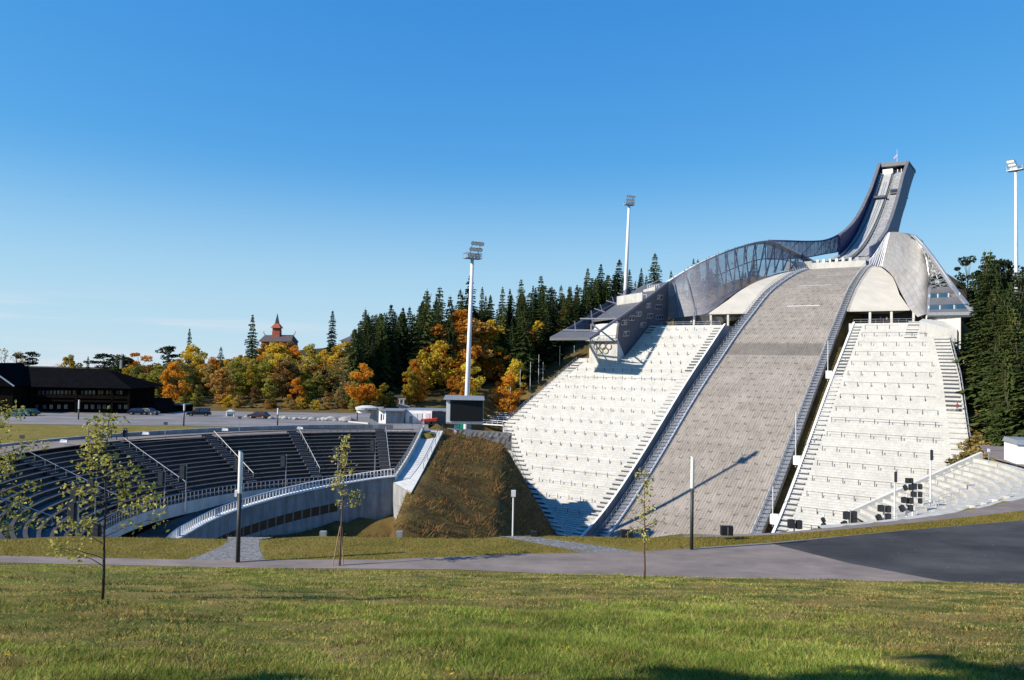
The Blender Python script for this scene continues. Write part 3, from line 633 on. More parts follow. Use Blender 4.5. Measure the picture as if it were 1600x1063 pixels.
def edge_stairs(root, qf, s0, s1, w, inward, pitch=1.46):
    b = MB()
    for s in np.arange(s0, s1, pitch):
        z = prof(s)+DZ; q = qf(s); a, c = (q, q+inward*w)
        lo = [H(a, s-.35, z+.1), H(c, s-.35, z+.1), H(c, s+.45, z+.1), H(a, s+.45, z+.1)]; b.hexa(lo, [p+Vector((0, 0, .22)) for p in lo], 0)
        lo = [H(a, s+.44, z-.35), H(c, s+.44, z-.35), H(c, s+.52, z-.35), H(a, s+.52, z-.35)]; b.hexa(lo, [p+Vector((0, 0, .5)) for p in lo], 1)
    return b.build('stair_flight', [M['concrete_white'], M['steel_dark']], root)
edge_stairs(ST, lambda s: -17.2, 78, 164, 2.2, -1)
edge_stairs(ST, lambda s: qaL(s)+.3, 97, 162, 2.6, 1)
edge_stairs(ST, lambda s: -40.3, 77, 97, 2.2, 1)
edge_stairs(SR, lambda s: 18.9, 78, 160, 1.7, 1)
edge_stairs(SR, lambda s: qbR(s)-.3, 84, 140, 3.0, -1)
edge_stairs(SR, lambda s: 34.3, 76, 84, 2.6, -1, 1.2)
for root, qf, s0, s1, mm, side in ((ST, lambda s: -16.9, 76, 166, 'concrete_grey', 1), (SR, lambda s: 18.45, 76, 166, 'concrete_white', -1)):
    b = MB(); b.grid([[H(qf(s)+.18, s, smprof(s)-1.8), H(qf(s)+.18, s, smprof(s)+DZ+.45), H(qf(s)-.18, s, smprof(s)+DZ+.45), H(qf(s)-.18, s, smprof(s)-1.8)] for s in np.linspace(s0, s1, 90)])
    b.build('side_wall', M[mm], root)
    b = MB(); b.grid([[H(qf(s)+.25, s, smprof(s)+DZ+.46), H(qf(s)-.25, s, smprof(s)+DZ+.46), H(qf(s)-.25, s, smprof(s)+DZ+.56), H(qf(s)+.25, s, smprof(s)+DZ+.56)] for s in np.linspace(s0, s1, 90)], close=True); b.build('coping', M['white'], root)
# outer railing of both stands
for root, qf, s0, s1 in ((ST, lambda s: qaL(s), 96, 126), (ST, lambda s: qaL(s)-.3, 127, 164), (SR, lambda s: qbR(s)+.3, 84, 150)):
    b = MB(); P = np.arange(s0, s1, 2.0)
    for h in (.6, 1.15): b.tube([H(qf(s), s, prof(s)+DZ+h) for s in P], .06, 4)
    for s in P: b.tube([H(qf(s), s, prof(s)+DZ-1), H(qf(s), s, prof(s)+DZ+1.15)], .06, 4)
    b.build('outer_railing', M['steel'], root)
# ------------------------------------------------------------------ LEFT BUILDING (judges' building with rings)
JB = empty('stand_building', H(-47, 84, 3), 'grey clad building with jutting roof and coloured rings at the left wing', 'building')
line = lambda s: 27.6-(s-61.4)*(27.6-7.2)/(114.3-61.4)
wp = [(61.5, 14), (61.5, 27.4), (75, 22.3), (88.3, 16.9), (96.5, 13.2), (97.6, 11), (98.0, 7.8), (93, 2.5), (86, 3.2), (79.4, 6.4)]
b = MB(); b.hexa([H(-40.8, s, z) for s, z in wp], [H(-41.4, s, z) for s, z in wp]); b.build('inner_wall', M['panel_dark'], JB)
b = MB(); bp = [(61.5, 12.5), (79.4, 6.7), (93, 2.6), (98, 7.7), (98, -1.5), (61.5, 9)]; b.hexa([H(-40.86, s, z) for s, z in bp], [H(-41.5, s, z) for s, z in bp]); b.build('base_wall', M['concrete'], JB)
b = MB(); b.hexa([H(-41.5, 97.9, -2.5), H(-50, 97.9, -2.5), H(-50, 96.9, -2.5), H(-41.5, 96.9, -2.5)], [H(-41.5, 97.9, 7.7), H(-50, 97.9, 7.7), H(-50, 96.9, 7.7), H(-41.5, 96.9, 7.7)]); b.build('ring_wall', M['concrete'], JB)
# curved concrete front above the ring wall
b = MB(); rows = []
for t in np.linspace(0, 1, 9):
    rows.append([H(q, 98.0-1.8*t*t-((-41.5-q)/9)*0.8, 7.75+t*(5.0-((-41.5-q)/9)*.9)) for q in np.linspace(-41.4, -50, 8)])
b.grid(rows); b.build('curved_front', M['concrete_white'], JB, smooth=True)
b = MB(); b.hexa([H(-40.9, 99, 7.0), H(-51, 99, 7.0), H(-51, 96, 7.0), H(-40.9, 96, 7.0)], [H(-40.9, 99, 7.4), H(-51, 99, 7.4), H(-51, 96, 7.4), H(-40.9, 96, 7.4)])
for q in np.arange(-51, -40.8, 1.0): b.tube([H(q, 98.9, 7.3), H(q, 98.9, 8.6)], .05, 4)
b.tube([H(-51, 98.9, 8.6), H(-40.9, 98.9, 8.6), H(-40.9, 96, 8.6)], .06, 4); b.build('balcony', M['steel'], JB)
wb = MB(); wb.hexa([H(-49.8, 97, -2), H(-49.8, 66, 6), H(-50.3, 66, 6), H(-50.3, 97, -2)], [H(-49.8, 97, 12.0), H(-49.8, 66, 24.6), H(-50.3, 66, 24.6), H(-50.3, 97, 12.0)]); wb.build('outer_wall', M['panel'], JB)
for s0, s1, drop in ((61.5, 79.0, 0), (80.5, 95.5, .35)):
    b = MB(); pts = [(-41.0, s0), (-50.3, s0), (-50.3, s1), (-41.0, s1)]
    zq = lambda q, s: line(s)-(-41-q)*.10-drop+.1
    b.hexa([H(q, s, zq(q, s)-.5) for q, s in pts], [H(q, s, zq(q, s)) for q, s in pts]); b.build('roof', M['roofgrey'], JB)
# roof terraces with white parapet screens
for s0, q0, q1, h in ((79.8, -40.9, -49.5, 2.9), (69.0, -41.5, -45.5, 1.6)):
    b = MB(); zt = line(s0)
    b.hexa([H(q0, s0+1.6, zt-.9), H(q1, s0+1.6, zt-1.9), H(q1, s0+1.3, zt-1.9), H(q0, s0+1.3, zt-.9)], [H(q0, s0+1.6, zt-.9+h), H(q1, s0+1.6, zt-1.9+h), H(q1, s0+1.3, zt-1.9+h), H(q0, s0+1.3, zt-.9+h)])
    b.build('terrace_parapet', M['concrete'], JB)
    b = MB()
    for q in np.linspace(q0, q1, 6): b.tube([H(q, s0-1.5, zt-.5), H(q, s0-1.5, zt+1.6)], .07, 4)
    b.tube([H(q0, s0-1.5, zt+1.6), H(q1, s0-1.5, zt+.8)], .07, 4); b.build('terrace_railing', M['steel_white'], JB)
# roof outline trusses and overhanging tip
b = MB(); I = [H(-41, s, z) for s, z in ((61.4, 27.5), (88.3, 16.9), (114.3, 7.3))]
O_ = [H(-41.3, 28.7, 38.6), H(-54, 38.7, 30.9), H(-54, 70, 21.0), H(-54, 92.9, 13.8), H(-54.2, 112.6, 7.4)]
for p, q in zip(I[:-1], I[1:]): b.beam(p, q, .55, .6)
b.beam(LT[-1], I[0], .5, .6)
for p, q in zip(O_[1:-1], O_[2:]): b.beam(p, q, .6, .6)
b.build('roof_edge', M['steel_mid'], JB)
b = MB(); b.hexa([H(-40.8, 109, 8.4), H(-54.4, 107, 8.6), H(-54.4, 113.2, 6.7), H(-40.8, 114.8, 6.7)], [H(-40.8, 109, 9.3), H(-54.4, 107, 9.5), H(-54.4, 113.2, 7.4), H(-40.8, 114.8, 7.4)]); b.build('roof_tip', M['roofgrey'], JB)
b = MB()
for s0 in (108, 98):
    z = line(s0)
    b.beam(H(-41, s0, z), H(-54, s0-1.5, z+.3), .3, .35); b.beam(H(-53.8, s0-2, z), H(-49, s0-8, z+.6), .3); b.beam(H(-53.9, s0-8, line(s0-8)), H(-50, s0-2, z-1.8), .25); b.beam(H(-41.2, s0, z-.2), H(-48.5, s0-9, line(s0-9)-1.2), .35)
for s0 in (88, 80, 72, 64):
    b.beam(H(-53.9, s0, line(s0)+.1), H(-50.2, s0-3, line(s0-3)-3.0), .2); b.beam(H(-53.9, s0, line(s0)), H(-50.2, s0, line(s0)-1), .2); b.beam(H(-53.9, s0-4, line(s0-4)), H(-50.2, s0, line(s0)-3.2), .18)
b.build('roof_truss', M['steel_mid'], JB)
# outer mesh flank behind the truss
b = MB(); b.uv = []; rows = []
for i, t in enumerate(np.linspace(0, 1, 12)):
    s0 = 62+t*46; r = [H(-53.6, s0, line(s0)-.3), H(-51.5, s0-1, max(line(s0)-9+6*t, 4.5+8*(1-t)))]; rows.append(r); b.uv += [(t*46, 8), (t*46, 0)]
b.grid(rows); b.build('outer_screen', M['mesh_t'], JB)
# windows in the inner wall (pixel centres measured on the photo, wall plane q=-40.8)
def at_q(u, v, q):
    d = ray(u, v); t = (q + OX*AXy - OY*AXx)/(d.x*AXy - d.y*AXx); P = d*t
    s_, q_ = SQ(P.x, P.y); return s_, P.z
for (x, y, w) in ((795, 412, 3.6), (870, 368, 3.8), (938, 328, 4.0), (980, 436, 4.0), (815, 524, 3.8), (1050, 346, 4.2), (1150, 358, 5.6), (1035, 243, 3.4), (1140, 255, 5.2), (1152, 158, 4.4)):
    s, z = at_q(850+x/6.4, 440+y/6.4, -40.8)
    if s > 96: s = 95.5
    hh = .75; wv = MB()
    lo = [H(-40.62, s+w/2, z-hh-.25*.6), H(-40.62, s-w/2, z-hh+.25*.6), H(-40.62, s-w/2-.5, z+hh+.3), H(-40.62, s+w/2-.5, z+hh-.1)]
    wv.hexa([p+(H(-.2, 0, 0)-H(0, 0, 0)) for p in lo], lo); f = wv.build('window', M['steel'], JB)
    n = 3 if w > 4.5 else 2
    for k in range(n):
        g = MB(); t0 = (k+.14)/n; t1 = (k+.84)/n
        e = lambda u, v: (lo[0].lerp(lo[1], u)).lerp(lo[3].lerp(lo[2], u), v)
        sh = H(.05, 0, 0)-H(0, 0, 0)
        qd = [e(t0, .15)+sh, e(t1, .15)+sh, e(t1, .85)+sh, e(t0, .85)+sh]
        g.hexa([p-sh*2 for p in qd], qd); g.build('pane', M['glass'], f)
# five rings on the wall facing down the hill, shade painted in as dulled colours
for i, (cq, cz, c) in enumerate(((-47.6, 5.55, (.08, .12, .24)), (-45.65, 5.5, (.06, .06, .065)), (-43.7, 5.45, (.22, .12, .12)), (-46.6, 4.35, (.42, .30, .10)), (-44.7, 4.3, (.10, .22, .12)))):
    b = MB(); n = 28; rr = .92
    rows = [[H(cq+(rr+dr)*math.cos(a), 98.0+ds, cz+(rr+dr)*math.sin(a)) for dr, ds in ((-.10, 0), (-.10, .08), (.10, .08), (.10, 0))] for a in np.linspace(0, 2*math.pi, n)]
    b.grid(rows, close=True); b.build('ring', mat('shade_dulled_ring_paint', c, None, 2, .6), JB)
# ------------------------------------------------------------------ RIGHT BUILDING
RBd = empty('stand_building', H(41, 78, 10), 'grey sloping building with blue terrace windows at the right wing', 'building')
c_ = [H(34.6, 58, 22.9), H(41, 66.5, 22.4), H(47, 86.5, 14.2), H(36, 74.5, 15.0)]
def bil(u, v): return c_[0].lerp(c_[1], u).lerp(c_[3].lerp(c_[2], u), v)
up_ = Vector((0, 0, .7))
for v0, v1 in ((0, .17), (.40, .66), (.86, 1.03)):
    b = MB(); lo = [bil(0, v0), bil(1, v0), bil(1, v1), bil(0, v1)]; b.hexa([p-up_ for p in lo], lo); b.build('roof_band', M['roofgrey'], RBd)
b = MB(); b.hexa([p-up_*1.6 for p in (bil(0, 0), bil(1, 0), bil(1, 1), bil(0, 1))], [p-up_*1.02 for p in (bil(0, 0), bil(1, 0), bil(1, 1), bil(0, 1))]); b.build('terrace_slab', M['panel'], RBd)
sky = mat('blue_window_glass', (.03, .08, .14), (.02, .06, .11), 1, .07, 0, spec=1.)
for v0, segs in ((.38, ((.05, .28), (.32, .62))), (.84, ((.04, .28), (.32, .62), (.66, .97)))):
    for a0, a1 in segs:
        b = MB(); p = bil(a0, v0-.02)-up_*.9; q = bil(a1, v0-.02)-up_*.9; p2 = bil(a0, v0-.19)+Vector((0, 0, -.7)); q2 = bil(a1, v0-.19)+Vector((0, 0, -.7))
        b.hexa([p, q, q2, p2], [p+Vector((0, 0, 1.55)), q+Vector((0, 0, 1.55)), q2+Vector((0, 0, .3)), p2+Vector((0, 0, .3))]); w = b.build('window', sky, RBd)
    for a0 in (.02, .30, .64, .98):
        b = MB(); b.beam(bil(a0, v0)-up_, bil(a0, v0)+Vector((0, 0, .85)), .28); b.build('window_frame', M['steel_white'], RBd)
b = MB(); b.beam(bil(0, -.02), bil(0, 1.04), .7, .5); b.beam(bil(1, -.02), bil(1, 1.04), .7, .5); b.beam(bil(0, 1.03), bil(1, 1.03), .5, .8); b.build('roof_edge', M['steel'], RBd)
b = MB(); bs = [H(35.2, 72, 4), H(44.0, 83, 0), H(42.5, 70, 0), H(36, 58, 4)]; b.hexa(bs, [H(35.2, 72, 14.3), H(44.0, 83, 13.4), H(42.5, 70, 18.5), H(36, 58, 20)]); b.build('base_wall', M['concrete'], RBd)
b = MB(); b.hexa([H(35, 83.0, 6), H(43.2, 83.0, 6), H(43.2, 76, 6), H(35, 76, 6)], [H(35, 83.0, 12.6), H(43.2, 83.0, 10.1), H(43.2, 76, 12.5), H(35, 76, 13.5)]); b.build('apron_wall', M['concrete_white'], RBd)
b = MB(); b.quad(bil(0, 0), bil(0, 1), H(34.9, 72, 9), H(34.6, 58, 14)); b.build('side_wall', M['panel'], RBd)
# ------------------------------------------------------------------ LEFT AMPHITHEATRE
def bz(r): return -12.0-(46-r)*.435          # seat height at radius r
def BPt(r, t, z): return Vector((BC[0]+r*math.cos(R(t)), BC[1]+r*math.sin(R(t)), z))
AM = empty('amphitheatre', BPt(40, 140, -16), 'dark shaded concrete amphitheatre curving round the hollow on the left', 'amphitheatre')
T0, T1 = 97, 236
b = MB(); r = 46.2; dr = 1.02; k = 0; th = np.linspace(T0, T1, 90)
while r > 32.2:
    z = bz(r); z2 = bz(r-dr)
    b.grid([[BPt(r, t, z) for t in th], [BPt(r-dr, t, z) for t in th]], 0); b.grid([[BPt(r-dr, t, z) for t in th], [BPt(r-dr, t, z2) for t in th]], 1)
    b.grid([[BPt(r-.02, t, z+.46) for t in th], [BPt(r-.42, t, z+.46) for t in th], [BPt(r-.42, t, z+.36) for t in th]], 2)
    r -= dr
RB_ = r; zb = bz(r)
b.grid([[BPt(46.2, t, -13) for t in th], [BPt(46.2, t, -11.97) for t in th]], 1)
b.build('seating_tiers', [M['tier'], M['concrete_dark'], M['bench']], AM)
b = MB(); b.grid([[BPt(RB_, t, zb), ] for t in th]) if 0 else None
b.grid([[BPt(RB_+.1, t, zb+.02) for t in th], [BPt(RB_-.25, t, zb+.02) for t in th], [BPt(RB_-.25, t, zb-1.5) for t in th]]); b.build('front_wall', M['concrete'], AM)
def rail(name, pts, h, m, parent, step=1, r=.05, bars=2, close=False):
    b = MB()
    for k in range(1, bars+1): b.tube([p+Vector((0, 0, h*k/bars)) for p in pts], r, 4)
    for p in pts[::step]: b.tube([p, p+Vector((0, 0, h))], r, 4)
    return b.build(name, m, parent)
rail('front_railing', [BPt(RB_-.1, t, zb) for t in np.linspace(94, 200, 90)], 1.1, M['steel'], AM)
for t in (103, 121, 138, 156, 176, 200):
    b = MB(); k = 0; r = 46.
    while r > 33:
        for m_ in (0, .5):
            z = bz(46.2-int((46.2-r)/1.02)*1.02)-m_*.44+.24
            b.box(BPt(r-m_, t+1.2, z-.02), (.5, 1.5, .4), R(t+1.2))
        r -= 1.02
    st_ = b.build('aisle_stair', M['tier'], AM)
    rail('aisle_railing', [BPt(q, t, bz(q)+.1) for q in np.linspace(45.6, 34, 10)], 1.05, M['steel'], AM, bars=1, r=.042)
rail('rim_railing', [BPt(46.3, t, -12.0) for t in np.linspace(98, 121, 18)], .5, M['steel_white'], AM, r=.05)
b = MB(); b.grid([[BPt(53.6, t, -11.95) for t in np.linspace(101, 232, 70)], [BPt(53.6, t, -11.3) for t in np.linspace(101, 232, 70)], [BPt(54.1, t, -11.3) for t in np.linspace(101, 232, 70)], [BPt(54.1, t, -12.1) for t in np.linspace(101, 232, 70)]])
kb = b.build('retaining_wall', M['concrete_grey']); tag(kb, 'low dark grey retaining wall curving behind the rim walkway', 'wall')
# concourse + curved gallery with a window strip
def cz(t): return float(np.interp(t, [95, 106, 126, 148, 177, 200, 240], [-16.9, -17.3, -18.3, -19.3, -20.4, -20.6, -20.8]))
tg = np.linspace(102, 212, 80)
cc = MB(); cc.grid([[BPt(RB_-.2, t, min(cz(t), zb-1.0)) for t in tg], [BPt(25.6, t, cz(t)) for t in tg]]); o = cc.build('path', M['tarmac']); o['kind'] = 'structure'
GA = empty('curved_gallery', BPt(25.5, 140, -22), 'curved concrete gallery with white railing and a strip of dark windows', 'gallery')
def gwall(z0, z1, r0, r1, a0, a1, m, name):
    tt = np.linspace(a0, a1, max(3, int(abs(a1-a0)/1.5)))
    b = MB(); b.grid([[BPt(r0, t, cz(t)+z0) for t in tt], [BPt(r0, t, cz(t)+z1) for t in tt], [BPt(r1, t, cz(t)+z1) for t in tt], [BPt(r1, t, cz(t)+z0) for t in tt]], close=False)
    g = [BPt(r, a, cz(a)+z) for a in (a0,) for r, z in ((r0, z0), (r0, z1), (r1, z1), (r1, z0))]; b.add(g, [(0, 1, 2, 3)])
    return b.build(name, m, GA)
gwall(-1.7, .75, 25.2, 25.7, 103, 212, M['concrete_grey'], 'parapet_wall')
gwall(-7.5, -2.9, 25.2, 25.7, 103, 212, M['concrete_grey'], 'lower_wall')
gwall(-3.0, -1.6, 25.21, 25.7, 103, 121, M['concrete_grey'], 'end_wall')
b = MB(); tt = np.linspace(102.5, 212, 80)
b.grid([[BPt(r, t, cz(t)+z) for r, z in ((25.9, .7), (25.9, .86), (25.0, .86), (25.0, .7))] for t in tt], close=True); b.build('coping', M['white'], GA)
t = 121.
while t < 200:
    b = MB(); b.grid([[BPt(25.3, a, cz(a)+z) for a in (t+.2, t+1.5, t+2.75)] for z in (-2.95, -1.65)]); w = b.build('window', M['gallery_glass'], GA)
    b = MB(); b.beam(BPt(25.27, t+.05, cz(t)-2.95), BPt(25.27, t+.05, cz(t)-1.65), .16); b.build('frame', M['steel'], w)
    t += 2.95
P = [BPt(25.45, t, cz(t)+.84) for t in np.linspace(103, 212, 100)]
b = MB(); b.tube([p+Vector((0, 0, .95)) for p in P], .06, 4)
for p in P: b.beam(p, p+Vector((0, 0, .95)), .22, .10)
b.build('railing', M['steel_white'], GA)
# ramp from the gallery up to the plaza
RP = empty('ramp', (-14, 122, -14), 'sunlit pale concrete ramp rising from the gallery to the plaza', 'ramp')
RL = [(-16.5, 112.4, -17.3), (-15.9, 119, -15.8), (-15.5, 127, -14.1), (-15.2, 137, -11.95)]
RR_ = [(-13.3, 107, -17.8), (-12.8, 116, -16.2), (-12.3, 126, -14.2), (-11.7, 137, -11.95)]
A_, B_ = resample([Vector(p) for p in RL], 24), resample([Vector(p) for p in RR_], 24)
b = MB(); b.grid([[p-Vector((0, 0, 5)), p, q, q-Vector((0, 0, 5))] for p, q in zip(A_, B_)]); b.build('ramp_deck', M['concrete_white'], RP); b = MB(); o_ = Vector((-.03, -.06, -.02)); b.hexa([A_[0]-Vector((0, 0, 6)), B_[0]-Vector((0, 0, 6)), B_[0]+Vector((0, .5, -6)), A_[0]+Vector((0, .5, -6))], [A_[0]+o_, B_[0]+o_, B_[0]+Vector((0, .5, -.1)), A_[0]+Vector((0, .5, -.1))]); b.build('abutment', M['concrete_grey'], RP)
b = MB(); b.grid([[p, p+Vector((0, 0, .9)), p+Vector((.25, 0, .9)), p+Vector((.25, 0, 0))] for p in A_]); b.build('ramp_parapet', M['concrete'], RP)
rail('ramp_railing', [p+Vector((.1, 0, .9)) for p in A_], 1.0, M['steel'], RP, bars=1)
rail('ramp_railing', [q+Vector((-.1, 0, 0)) for q in B_[8:]], .9, M['steel_dark'], RP, bars=1, r=.035, step=3)
# speaker poles of the amphitheatre
def pole_thing(name, label, cat, loc, h, spk, group=None, ang=0, r=.07, col='steel'):
    t = empty(name, loc, label, cat, group)
    b = MB(); b.tube([(loc[0], loc[1], loc[2]-.2), (loc[0], loc[1], loc[2]+h)], [r, r*.8], 7); b.build('pole', M[col], t)
    for (dx, dz, w, hh, tilt) in spk:
        b = MB(); b.box((0, 0, 0), (w, w*.8, hh)); o = b.build('loudspeaker', M['black']); o.parent = t; o.location = (dx*math.cos(ang), dx*math.sin(ang), dz); o.rotation_euler = (tilt, 0, ang)
        g = MB(); g.box((0, -w*.41, 0), (w*.86, .03, hh*.9)); g2 = g.build('grille', M['steel_dark']); g2.parent = o
    return t
SPL = [(231, 33.6, -18.3, 5.2), (215, 33, -18, 5.2), (196, 33.5, -17.6, 4.6), (187, 33.5, -17.6, 4.6), (170, 30.5, -18.9, 5.4), (163, 30.3, -19, 5.8), (146, 30.3, -18.8, 5.6), (133, 30, -18.5, 5.2), (118, 30.5, -17.9, 5.2), (107.5, 31.5, -17.4, 5.6)]
ordn = ['leftmost', 'second from the left', 'third from the left', 'fourth from the left', 'fifth from the left', 'sixth from the left', 'seventh from the left', 'eighth from the left', 'second from the ramp', 'nearest the ramp']
for (t, r, z, h), o_ in zip(SPL, ordn):
    p = BPt(r, t, z); pole_thing('speaker_pole', 'thin grey pole with black loudspeaker before the dark seating tiers, %s' % o_, 'speaker pole', p, h, [(-.45, h-.9, .62, 1.7, .0)], 'speaker poles round the amphitheatre', 0.1)
p = BPt(47.2, 97.5, -12); pole_thing('speaker_pole', 'short post with a grey box at the plaza end of the seating', 'post', p, 2.6, [(-.2, 2.0, .5, 1.2, 0)])
# slender lamp/sign posts on the rim walkway
for (u, v, vt, lab) in ((33, 718, 683, 'slender post on the rim walkway at the far left'), (137, 700, 662, 'slender post on the rim walkway behind the birch sapling'), (258, 688, 662, 'slender dark sign post on the rim walkway near the group of people'), (374, 676, 653, 'slender post with small square head at the top of an aisle')):
    p = at_z(u, v, -11.97); h = (v-vt)/F*p.y; t = empty('sign_post', p, lab, 'post')
    b = MB(); b.tube([p, p+Vector((0, 0, h))], .05, 6); b.build('pole', M['steel'], t); b = MB(); b.box(p+Vector((0, 0, h)), (.55, .1, .4)); b.build('plate', M['steel_dark'], t)
for (u, v) in ((100, 692), (228, 679.5), (352, 673.5), (469, 671)):
    p = at_z(u, v, -11.3); p = Vector((p.x, p.y, -11.25)); b = MB(); b.hexa([p+Vector(k) for k in ((-.5, -.2, 0), (.5, -.2, 0), (.5, .2, 0), (-.5, .2, 0))], [p+Vector(k) for k in ((-.4, -.15, .35), (.4, -.1, .3), (.4, .15, .3), (-.4, .15, .35))])
    o = b.build('white_marker', M['white'], None, p); tag(o, 'small white marker block on the retaining wall, %s' % {100: 'leftmost', 228: 'right of the group of people', 352: 'third from the left', 469: 'nearest the ramp'}[u], 'marker', 'white markers on the retaining wall')
# ------------------------------------------------------------------ RIGHT CURVED TERRACE
TR = empty('curved_terrace', (56, 100, -14), 'pale curved concrete terrace steps at the right edge below the white hut', 'terrace')
def RPt(r, t, z): return Vector((RC[0]+r*math.cos(R(t)), RC[1]+r*math.sin(R(t)), z))
th = np.linspace(-96, 3.5, 80); b = MB(); r = 36.; k = 0
R0 = lambda t: float(np.interp(t, [-100, -93, -80, -57, -40], [48.5, 46, 41.2, 37.2, 36]))-36
while r > 18.5:
    z = -11.7-(36-r)*.44; b.grid([[RPt(r+R0(t), t, z) for t in th], [RPt(r-1.05+R0(t), t, z) for t in th]], 0); b.grid([[RPt(r-1.05+R0(t), t, z) for t in th], [RPt(r-1.05+R0(t), t, z-.462) for t in th]], 1); r -= 1.05
M['concrete_tan'] = mat('weathered_pale_concrete', (.50, .48, .43), (.36, .345, .31), .8, .9, bump=.3, bscale=3)
b.build('terrace_steps', [M['concrete_tan'], M['concrete_tan']], TR)
b = MB(); P = [RPt(q, 3.6, -11.7-(36-q)*.44) for q in np.linspace(36.3, 18, 14)]
b.grid([[p-Vector((0, .3, 1.5)), p+Vector((0, -.3, .75)), p+Vector((0, .3, .75)), p+Vector((0, .3, -1.5))] for p in P]); b.build('end_wall', M['concrete_white'], TR)
for i, tt in enumerate((-8, -18, -29, -41, -52)):
    b = MB(); r = 35.
    while r > 25:
        b.box(RPt(r-.4, tt, -11.7-(36-r)*.44-.16), (.55, 1.2, .42), R(tt)); r -= 1.05
    b.build('stair_flight', M['concrete_tan'], TR)
for tt, r0 in ((-2, 33), (-22, 27), (-35, 27)):
    rail('handrail', [RPt(q, tt, -11.7-(36-q)*.44+.1) for q in np.linspace(r0, r0-6, 6)], 1.0, M['steel'], TR, bars=1, r=.04)
# dry bank between stand and terrace
b = MB(); rows = []
for i, t in enumerate(np.linspace(0, 1, 14)):
    p = Vector((64.6, 106.6, -11.4)).lerp(Vector((46, 103.3, -19.8)), t); q = H(49.5-2*t, 126+14*t, prof(126+14*t)+1.2-1.2*t)
    rows.append([p.lerp(q, k/8)+Vector((0, 0, .6*math.sin(math.pi*k/8)+.15*noise.noise(Vector((i*.7, k*.6, 1))))) for k in range(9)])
b.grid(rows); o = b.build('bank', M['turf_dry'], smooth=True); o['kind'] = 'structure'
# white hut at the right edge
HT = empty('hut', at_z(1600, 727, -11.7), 'white flat roofed hut cut off by the right edge', 'hut')
hx, hy = HT.location.x, HT.location.y
b = MB(); b.hexa([(hx-.9, hy, -12), (hx+6, hy-2.5, -12), (hx+7.5, hy+3, -12), (hx+.6, hy+5, -12)], [(hx-.9, hy, -9.1), (hx+6, hy-2.5, -9.1), (hx+7.5, hy+3, -9.1), (hx+.6, hy+5, -9.1)]); b.build('wall', M['white'], HT)
b = MB(); b.hexa([(hx-1.1, hy-.2, -9.1), (hx+6.1, hy-2.8, -9.1), (hx+7.8, hy+3.2, -9.1), (hx+.5, hy+5.3, -9.1)], [(hx-1.0, hy, -8.5), (hx+6, hy-2.5, -8.5), (hx+7.5, hy+3, -8.5), (hx+.6, hy+5, -8.5)]); b.build('roof', M['steel'], HT)
# loudspeaker clusters standing in the hollow before the right stand
def spk_cluster(u, v, Y, lab, boxes):
    p = at_y(u, v, Y); zt = p.z
    t = empty('speaker_tower', (p.x, p.y, zt-8), lab, 'loudspeakers', 'loudspeaker clusters before the right stand')
    b = MB(); b.tube([(p.x, p.y, zt-8), (p.x, p.y, zt+.8)], .09, 6); b.build('mast', M['steel_white'], t)
    k = Y/F
    for (du, dv, w, h, rot) in boxes:
        c = Vector((p.x+du*k, p.y-.25, zt-dv*k)); b = MB(); b.box((0, 0, 0), (w*k, w*k*.8, h*k)); o = b.build('loudspeaker', M['black']); o.parent = t; o.location = c-Vector((p.x, p.y, zt-8)); o.rotation_euler = (0, rot, .25)
        g = MB(); g.box((0, -w*k*.41, 0), (w*k*.85, .03, h*k*.88)); g = g.build('grille', M['steel_dark']); g.parent = o
spk_cluster(1241, 818, 88, 'twin black speaker boxes at the foot of the right stand', [(-6, 0, 9, 13, 0), (6, 1, 8, 13, 0)])
spk_cluster(1287, 815, 90, 'two small tilted black speakers on a thin pole', [(-2, -3, 5, 7, -.5), (-1, 5, 6, 6, -.5)])
spk_cluster(1327, 808, 90, 'stack of square black speakers beside the low end of the terrace', [(-6, -3, 8, 12, 0), (6, -4, 7, 11, 0), (6, 7, 7, 11, 0), (-9, 10, 8, 7, -.4)])
spk_cluster(1381, 800, 90, 'stack of black speakers with one tilted box at the terrace wall', [(-6, -6, 8, 10, 0), (5, -5, 7, 10, 0), (5, 7, 7, 10, 0), (-9, 9, 7, 10, -.5)])
spk_cluster(1417, 783, 92, 'black speaker group with a tilted box below the tallest stack', [(-6, -2, 7, 9, 0), (4, -1, 7, 9, 0), (4, 10, 6, 9, 0), (-9, 11, 7, 9, -.5)])
spk_cluster(1426, 763, 93, 'tall stack of black speakers against the white right stand', [(-10, -12, 5, 8, 0), (-4, -12, 5, 8, 0), (-13, -1, 5, 8, -.5), (-4, -2, 6, 9, 0), (1, -3, 6, 9, 0), (0, 9, 7, 8, 0), (10, -3, 5, 8, 0), (10, 9, 5, 8, 0), (10, 19, 5, 8, 0)])
for u, v, lab in ((1398, 745, 'slim black column speaker in front of the right stand, left one'), (1454, 711, 'slim black column speaker in front of the right stand, right one')):
    spk_cluster(u, v, 96, lab, [(0, 0, 3.4, 16, 0)])
for u, v, w, lab in ((980, 834, 7, 'pair of small black boxes on the grass edge left of the grey slope'), (1136, 828, 9, 'pair of black boxes on the grass edge before the grey slope')):
    p = at_y(u, v, 53.4); t = empty('floor_speaker', p-Vector((0, 0, .5)), lab, 'loudspeaker')
    for dx, ww in ((-.22, .4), (.2, .34)):
        b = MB(); b.box(p+Vector((dx, 0, -.05)), (ww, .4, .62)); b.build('loudspeaker', M['black'], t)
    b = MB(); b.box(p+Vector((0, -.05, -.05)), (.06, .3, .5)); b.build('bracket', M['steel'], t)
